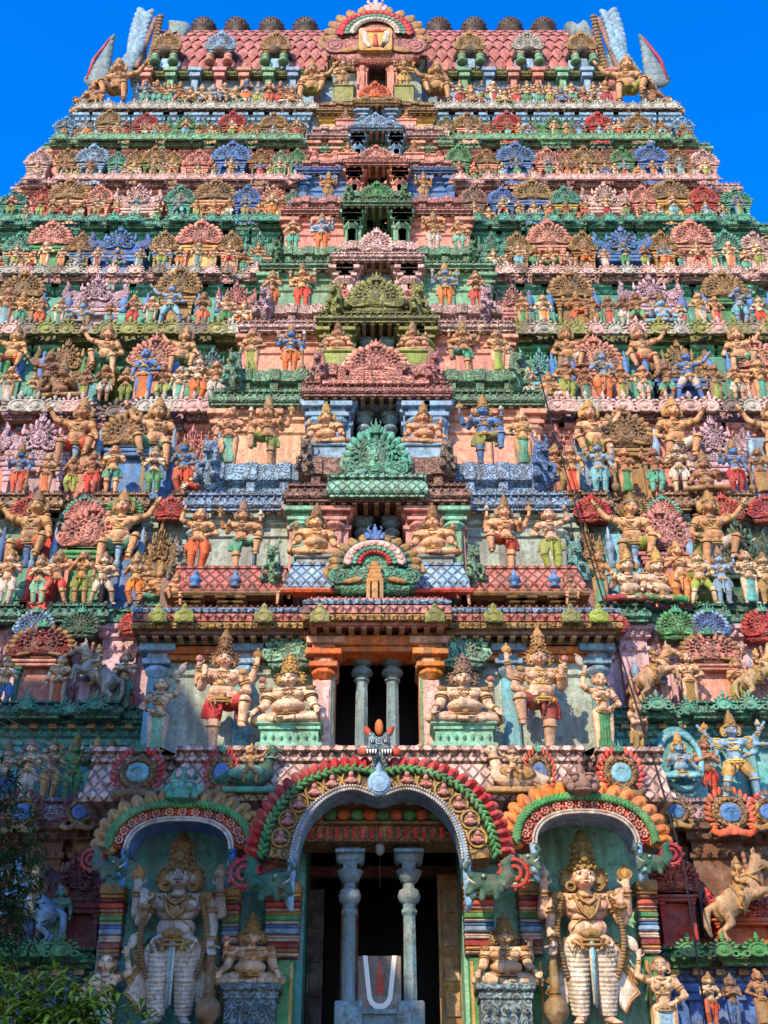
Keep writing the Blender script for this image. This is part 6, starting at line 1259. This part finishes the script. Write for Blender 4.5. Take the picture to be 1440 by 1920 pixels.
# ------------------------------------------------------------------ tower core and base (granite), ground
B = MB(); B.loft([(-HW(3)-.4, 34), (-HW(3)-.4, E[-1]+.6), (xL, E[-1]+.6)], [(0, 0), (0, 2.2), (-.1, 2.2), (-.1, 2.5), (.1, 2.5), (.1, ZB[-1]+.05), (-.8, ZB[-1]+.05)]); gpart('stone_base', B, 'stone')
B = MB(); B.loft([(xR, E[-1]+.6), (HW(3)+.4, E[-1]+.6), (HW(3)+.4, 34)], [(0, 0), (0, 2.2), (-.1, 2.2), (-.1, 2.5), (.1, 2.5), (.1, ZB[-1]+.05), (-.8, ZB[-1]+.05)]); gpart('stone_base', B, 'stone')
def groundmat():
    m = bpy.data.materials.new('ground'); m.use_nodes = True; nt = m.node_tree; b = nt.nodes['Principled BSDF']; n = nt.nodes.new('ShaderNodeTexNoise'); n.inputs['Scale'].default_value = .6; n.inputs['Detail'].default_value = 8
    r = nt.nodes.new('ShaderNodeValToRGB'); r.color_ramp.elements[0].color = (.14, .105, .075, 1); r.color_ramp.elements[1].color = (.27, .21, .155, 1); nt.links.new(n.outputs[0], r.inputs[0]); nt.links.new(r.outputs[0], b.inputs['Base Color']); b.inputs['Roughness'].default_value = .95; return m
B = MB(); B.add([(-600, -600, 0), (600, -600, 0), (600, 600, 0), (-600, 600, 0)], [(0, 1, 2, 3)]); tag(part('ground', B.mesh('ground', False), None, [groundmat()]), kind='structure')
# the neighbouring hall whose shadow falls on the lower left
B = MB(); B.box(-17, -6.7, 0, 6, 0, 15.4); nb = tag(part('neighbouring_hall', B.mesh('hall', False), None, [M('sand')]), 'plain sandy stepped hall standing in front and to the left of the tower', 'building')
B = MB(); B.box(-17.2, -6.6, -.2, 6.1, 15.4, 15.9); B.box(-24, -10.6, -.5, 6.4, 15.9, 21.3, 0); part('upper_block', B.mesh('ub2', False), nb, [M('pink')])
for j in range(4):
    for k in range(3): B = MB(); B.box(-15.6+k*2.6, -14.2+k*2.6, 5.95, 6.06, 2+j*3.3, 3.9+j*3.3); part('window', B.mesh('win', False), nb, [M('kal')])
# ------------------------------------------------------------------ tree at lower left, cables
def leafmat(name, c):
    m = bpy.data.materials.new(name); m.use_nodes = True; nt = m.node_tree; b = nt.nodes['Principled BSDF']; b.inputs['Roughness'].default_value = .45
    n = nt.nodes.new('ShaderNodeTexNoise'); n.inputs['Scale'].default_value = 5; g = nt.nodes.new('ShaderNodeNewGeometry'); nt.links.new(g.outputs['Position'], n.inputs['Vector'])
    r = nt.nodes.new('ShaderNodeValToRGB'); r.color_ramp.elements[0].position = .35; r.color_ramp.elements[1].position = .65; r.color_ramp.elements[0].color = (*[x*.6 for x in c], 1); r.color_ramp.elements[1].color = (*[min(1, x*1.5) for x in c], 1)
    nt.links.new(n.outputs[0], r.inputs[0]); nt.links.new(r.outputs[0], b.inputs['Base Color']); b.inputs['Transmission Weight'].default_value = 0
    t = nt.nodes.new('ShaderNodeBsdfTranslucent'); nt.links.new(r.outputs[0], t.inputs[0]); mx = nt.nodes.new('ShaderNodeMixShader'); mx.inputs[0].default_value = .35; nt.links.new(b.outputs[0], mx.inputs[1]); nt.links.new(t.outputs[0], mx.inputs[2]); nt.links.new(mx.outputs[0], nt.nodes['Material Output'].inputs[0]); return m
def leaf(B, p, d, L, w):
    u, v, d = frame(d); up = Vector((0, 0, -1)); p = Vector(p); tip = p+d*L+up*L*.35; mid = p+d*L*.5; n_ = u*w
    B.add([p, mid+n_*.5, mid-n_*.5, mid+Vector((0, 0, .15*w)), tip, p+d*L*.78+up*L*.15+n_*.3, p+d*L*.78+up*L*.15-n_*.3], [(0, 1, 3), (0, 3, 2), (1, 5, 3), (3, 5, 4), (3, 4, 6), (3, 6, 2)])
def tree(name, blobs, n, L, trunk, label, c):
    B = MB(); rnd = random.Random(5+n)
    for bx_, by, bz, r in blobs:
        for _ in range(int(n*r*r)):
            d = Vector((rnd.gauss(0, 1), rnd.gauss(0, 1), rnd.gauss(0, 1))).normalized(); q = Vector((bx_, by, bz))+d*r*rnd.random()**.4
            for k in range(5):      # a tuft of leaves
                dd = (d*.6+Vector((rnd.gauss(0, 1), rnd.gauss(0, 1), rnd.gauss(0, .5)))).normalized(); leaf(B, q, dd, L*rnd.uniform(.7, 1.3), L*.26)
    root = tag(empty(name, (trunk[0][0], trunk[0][1], 0)), label, 'tree'); o = part('crown', B.mesh('crown'), root, [leafmat('leaf_'+name, c)]); o.location = (-trunk[0][0], -trunk[0][1], 0)
    T_ = MB(); T_.tube(trunk, [.16-.11*i/(len(trunk)-1) for i in range(len(trunk))], 9)
    for bx_, by, bz, r in blobs: T_.tube([trunk[-2], ((trunk[-2][0]+bx_)/2, (trunk[-2][1]+by)/2, (trunk[-2][2]+bz)/2+.1), (bx_, by, bz)], [.05, .035, .012], 6)
    o = part('trunk', T_.mesh('trunk'), root, [M('dwood')]); o.location = (-trunk[0][0], -trunk[0][1], 0)
def wp(px, py, Y): return (X(px, py, Y), Y, Zr(py, Y))
Y = 8.0
bl = [(*wp(a, b_, Y+c), r) for a, b_, c, r in ((25, 1905, 0, .27), (95, 1915, .2, .24), (150, 1935, .3, .18), (70, 1975, -.2, .45), (140, 2010, 0, .42), (0, 1990, .2, .6), (100, 2040, 0, .7))]
tree('mango_tree', bl, 560, .13, [(-3.9, 8.2, 0), (-3.6, 8.2, 1.0), wp(60, 2050, Y), wp(60, 1990, Y)], 'leafy tree with bright green pointed leaves at the lower left corner', (.038, .09, .009))
Y = 9.5
bl = [(*wp(a, b_, Y+c), r) for a, b_, c, r in ((-12, 1480, 0, .26), (0, 1560, .1, .30), (25, 1620, 0, .26), (-20, 1690, .2, .42), (8, 1740, 0, .28), (-30, 1830, 0, .4), (60, 1590, .2, .13), (40, 1700, 0, .16))]
tree('dark_leaved_tree', bl, 620, .10, [(-5.2, 9.8, 0), (-5.0, 9.7, 2), wp(-120, 1850, Y), wp(-60, 1700, Y), wp(-30, 1560, Y)], 'dark small-leaved tree standing along the left edge above the bright leaves', (.02, .06, .012))
B = MB(); B.tube([wp(1008, 690, 20.1), wp(1036, 800, 19.6), wp(1090, 985, 18.7), wp(1135, 1140, 18.0), wp(1230, 1440, 17.0), wp(1282, 1620, 16.6), wp(1325, 1925, 16.2)], .016, 5); tag(part('cable', B.mesh('cable'), None, [M('black')]), 'thin black cable hanging down the right side in front of the statues', 'cable')
B = MB(); B.tube([wp(684, 560, 20.9), wp(683, 650, 20.1), wp(682, 770, 19.4)], .008, 4); tag(part('wire', B.mesh('wire'), None, [M('black')]), 'thin dark wire hanging beside the middle doorways', 'wire')
for k in range(7):
    B = MB(); B.tube([wp(-10, 1335+k*14, 18), wp(60+k*4, 1372+k*15, 18.2), wp(115+k*12, 1400+k*22, 18.6)], .008, 4); tag(part('stay_wire', B.mesh('sw'), None, [M('stone')]), 'thin slanting wire in front of the shaded statues at the left edge', 'wire', 'thin slanting wires at the left edge')
finish_labels()
for o in bpy.data.objects:
    if o.get('label') and len(o['label'].split()) > 16: print('LONG', o.name, o['label'])
# ------------------------------------------------------------------ camera, sun, sky
cam = bpy.data.cameras.new('camera'); co = bpy.data.objects.new('camera', cam); COL.objects.link(co); co.location = (0, 0, CAMZ); co.rotation_euler = (radians(90)+TH, 0, 0)
cam.sensor_fit = 'VERTICAL'; cam.sensor_height = 24; cam.lens = F/1920*24; cam.shift_x = (720-CX)/1920; cam.clip_end = 3000; cam.clip_start = .1; SC.camera = co
SEL, SAZ = 35, 26
sun = bpy.data.lights.new('sun', 'SUN'); so = bpy.data.objects.new('sun', sun); COL.objects.link(so); sun.energy = 5.0; sun.angle = radians(.6); sun.color = (1, .83, .60)
S = Vector((-sin(radians(SAZ))*cos(radians(SEL)), -cos(radians(SAZ))*cos(radians(SEL)), sin(radians(SEL)))); so.rotation_euler = S.to_track_quat('Z', 'Y').to_euler(); so.location = (-20, -20, 40)
w = bpy.data.worlds.new('World'); SC.world = w; w.use_nodes = True; nt = w.node_tree; bg = nt.nodes['Background']; sk = nt.nodes.new('ShaderNodeTexSky'); sk.sky_type = 'NISHITA'; sk.sun_disc = False; sk.sun_elevation = radians(SEL)
sk.sun_rotation = radians(180+SAZ); sk.air_density = 1.0; sk.dust_density = .2; sk.ozone_density = 3.0
hs = nt.nodes.new('ShaderNodeHueSaturation'); hs.inputs['Saturation'].default_value = 1.42; hs.inputs['Value'].default_value = 2.0; hs.inputs['Hue'].default_value = .515; nt.links.new(sk.outputs[0], hs.inputs['Color']); nt.links.new(hs.outputs[0], bg.inputs[0]); bg.inputs[1].default_value = .15
SC.cycles.max_bounces = 5; SC.cycles.diffuse_bounces = 3; SC.cycles.glossy_bounces = 2; SC.cycles.transmission_bounces = 2
SC.view_settings.view_transform = 'Standard'; SC.view_settings.look = 'None'; SC.view_settings.exposure = .58; SC.view_settings.gamma = 1
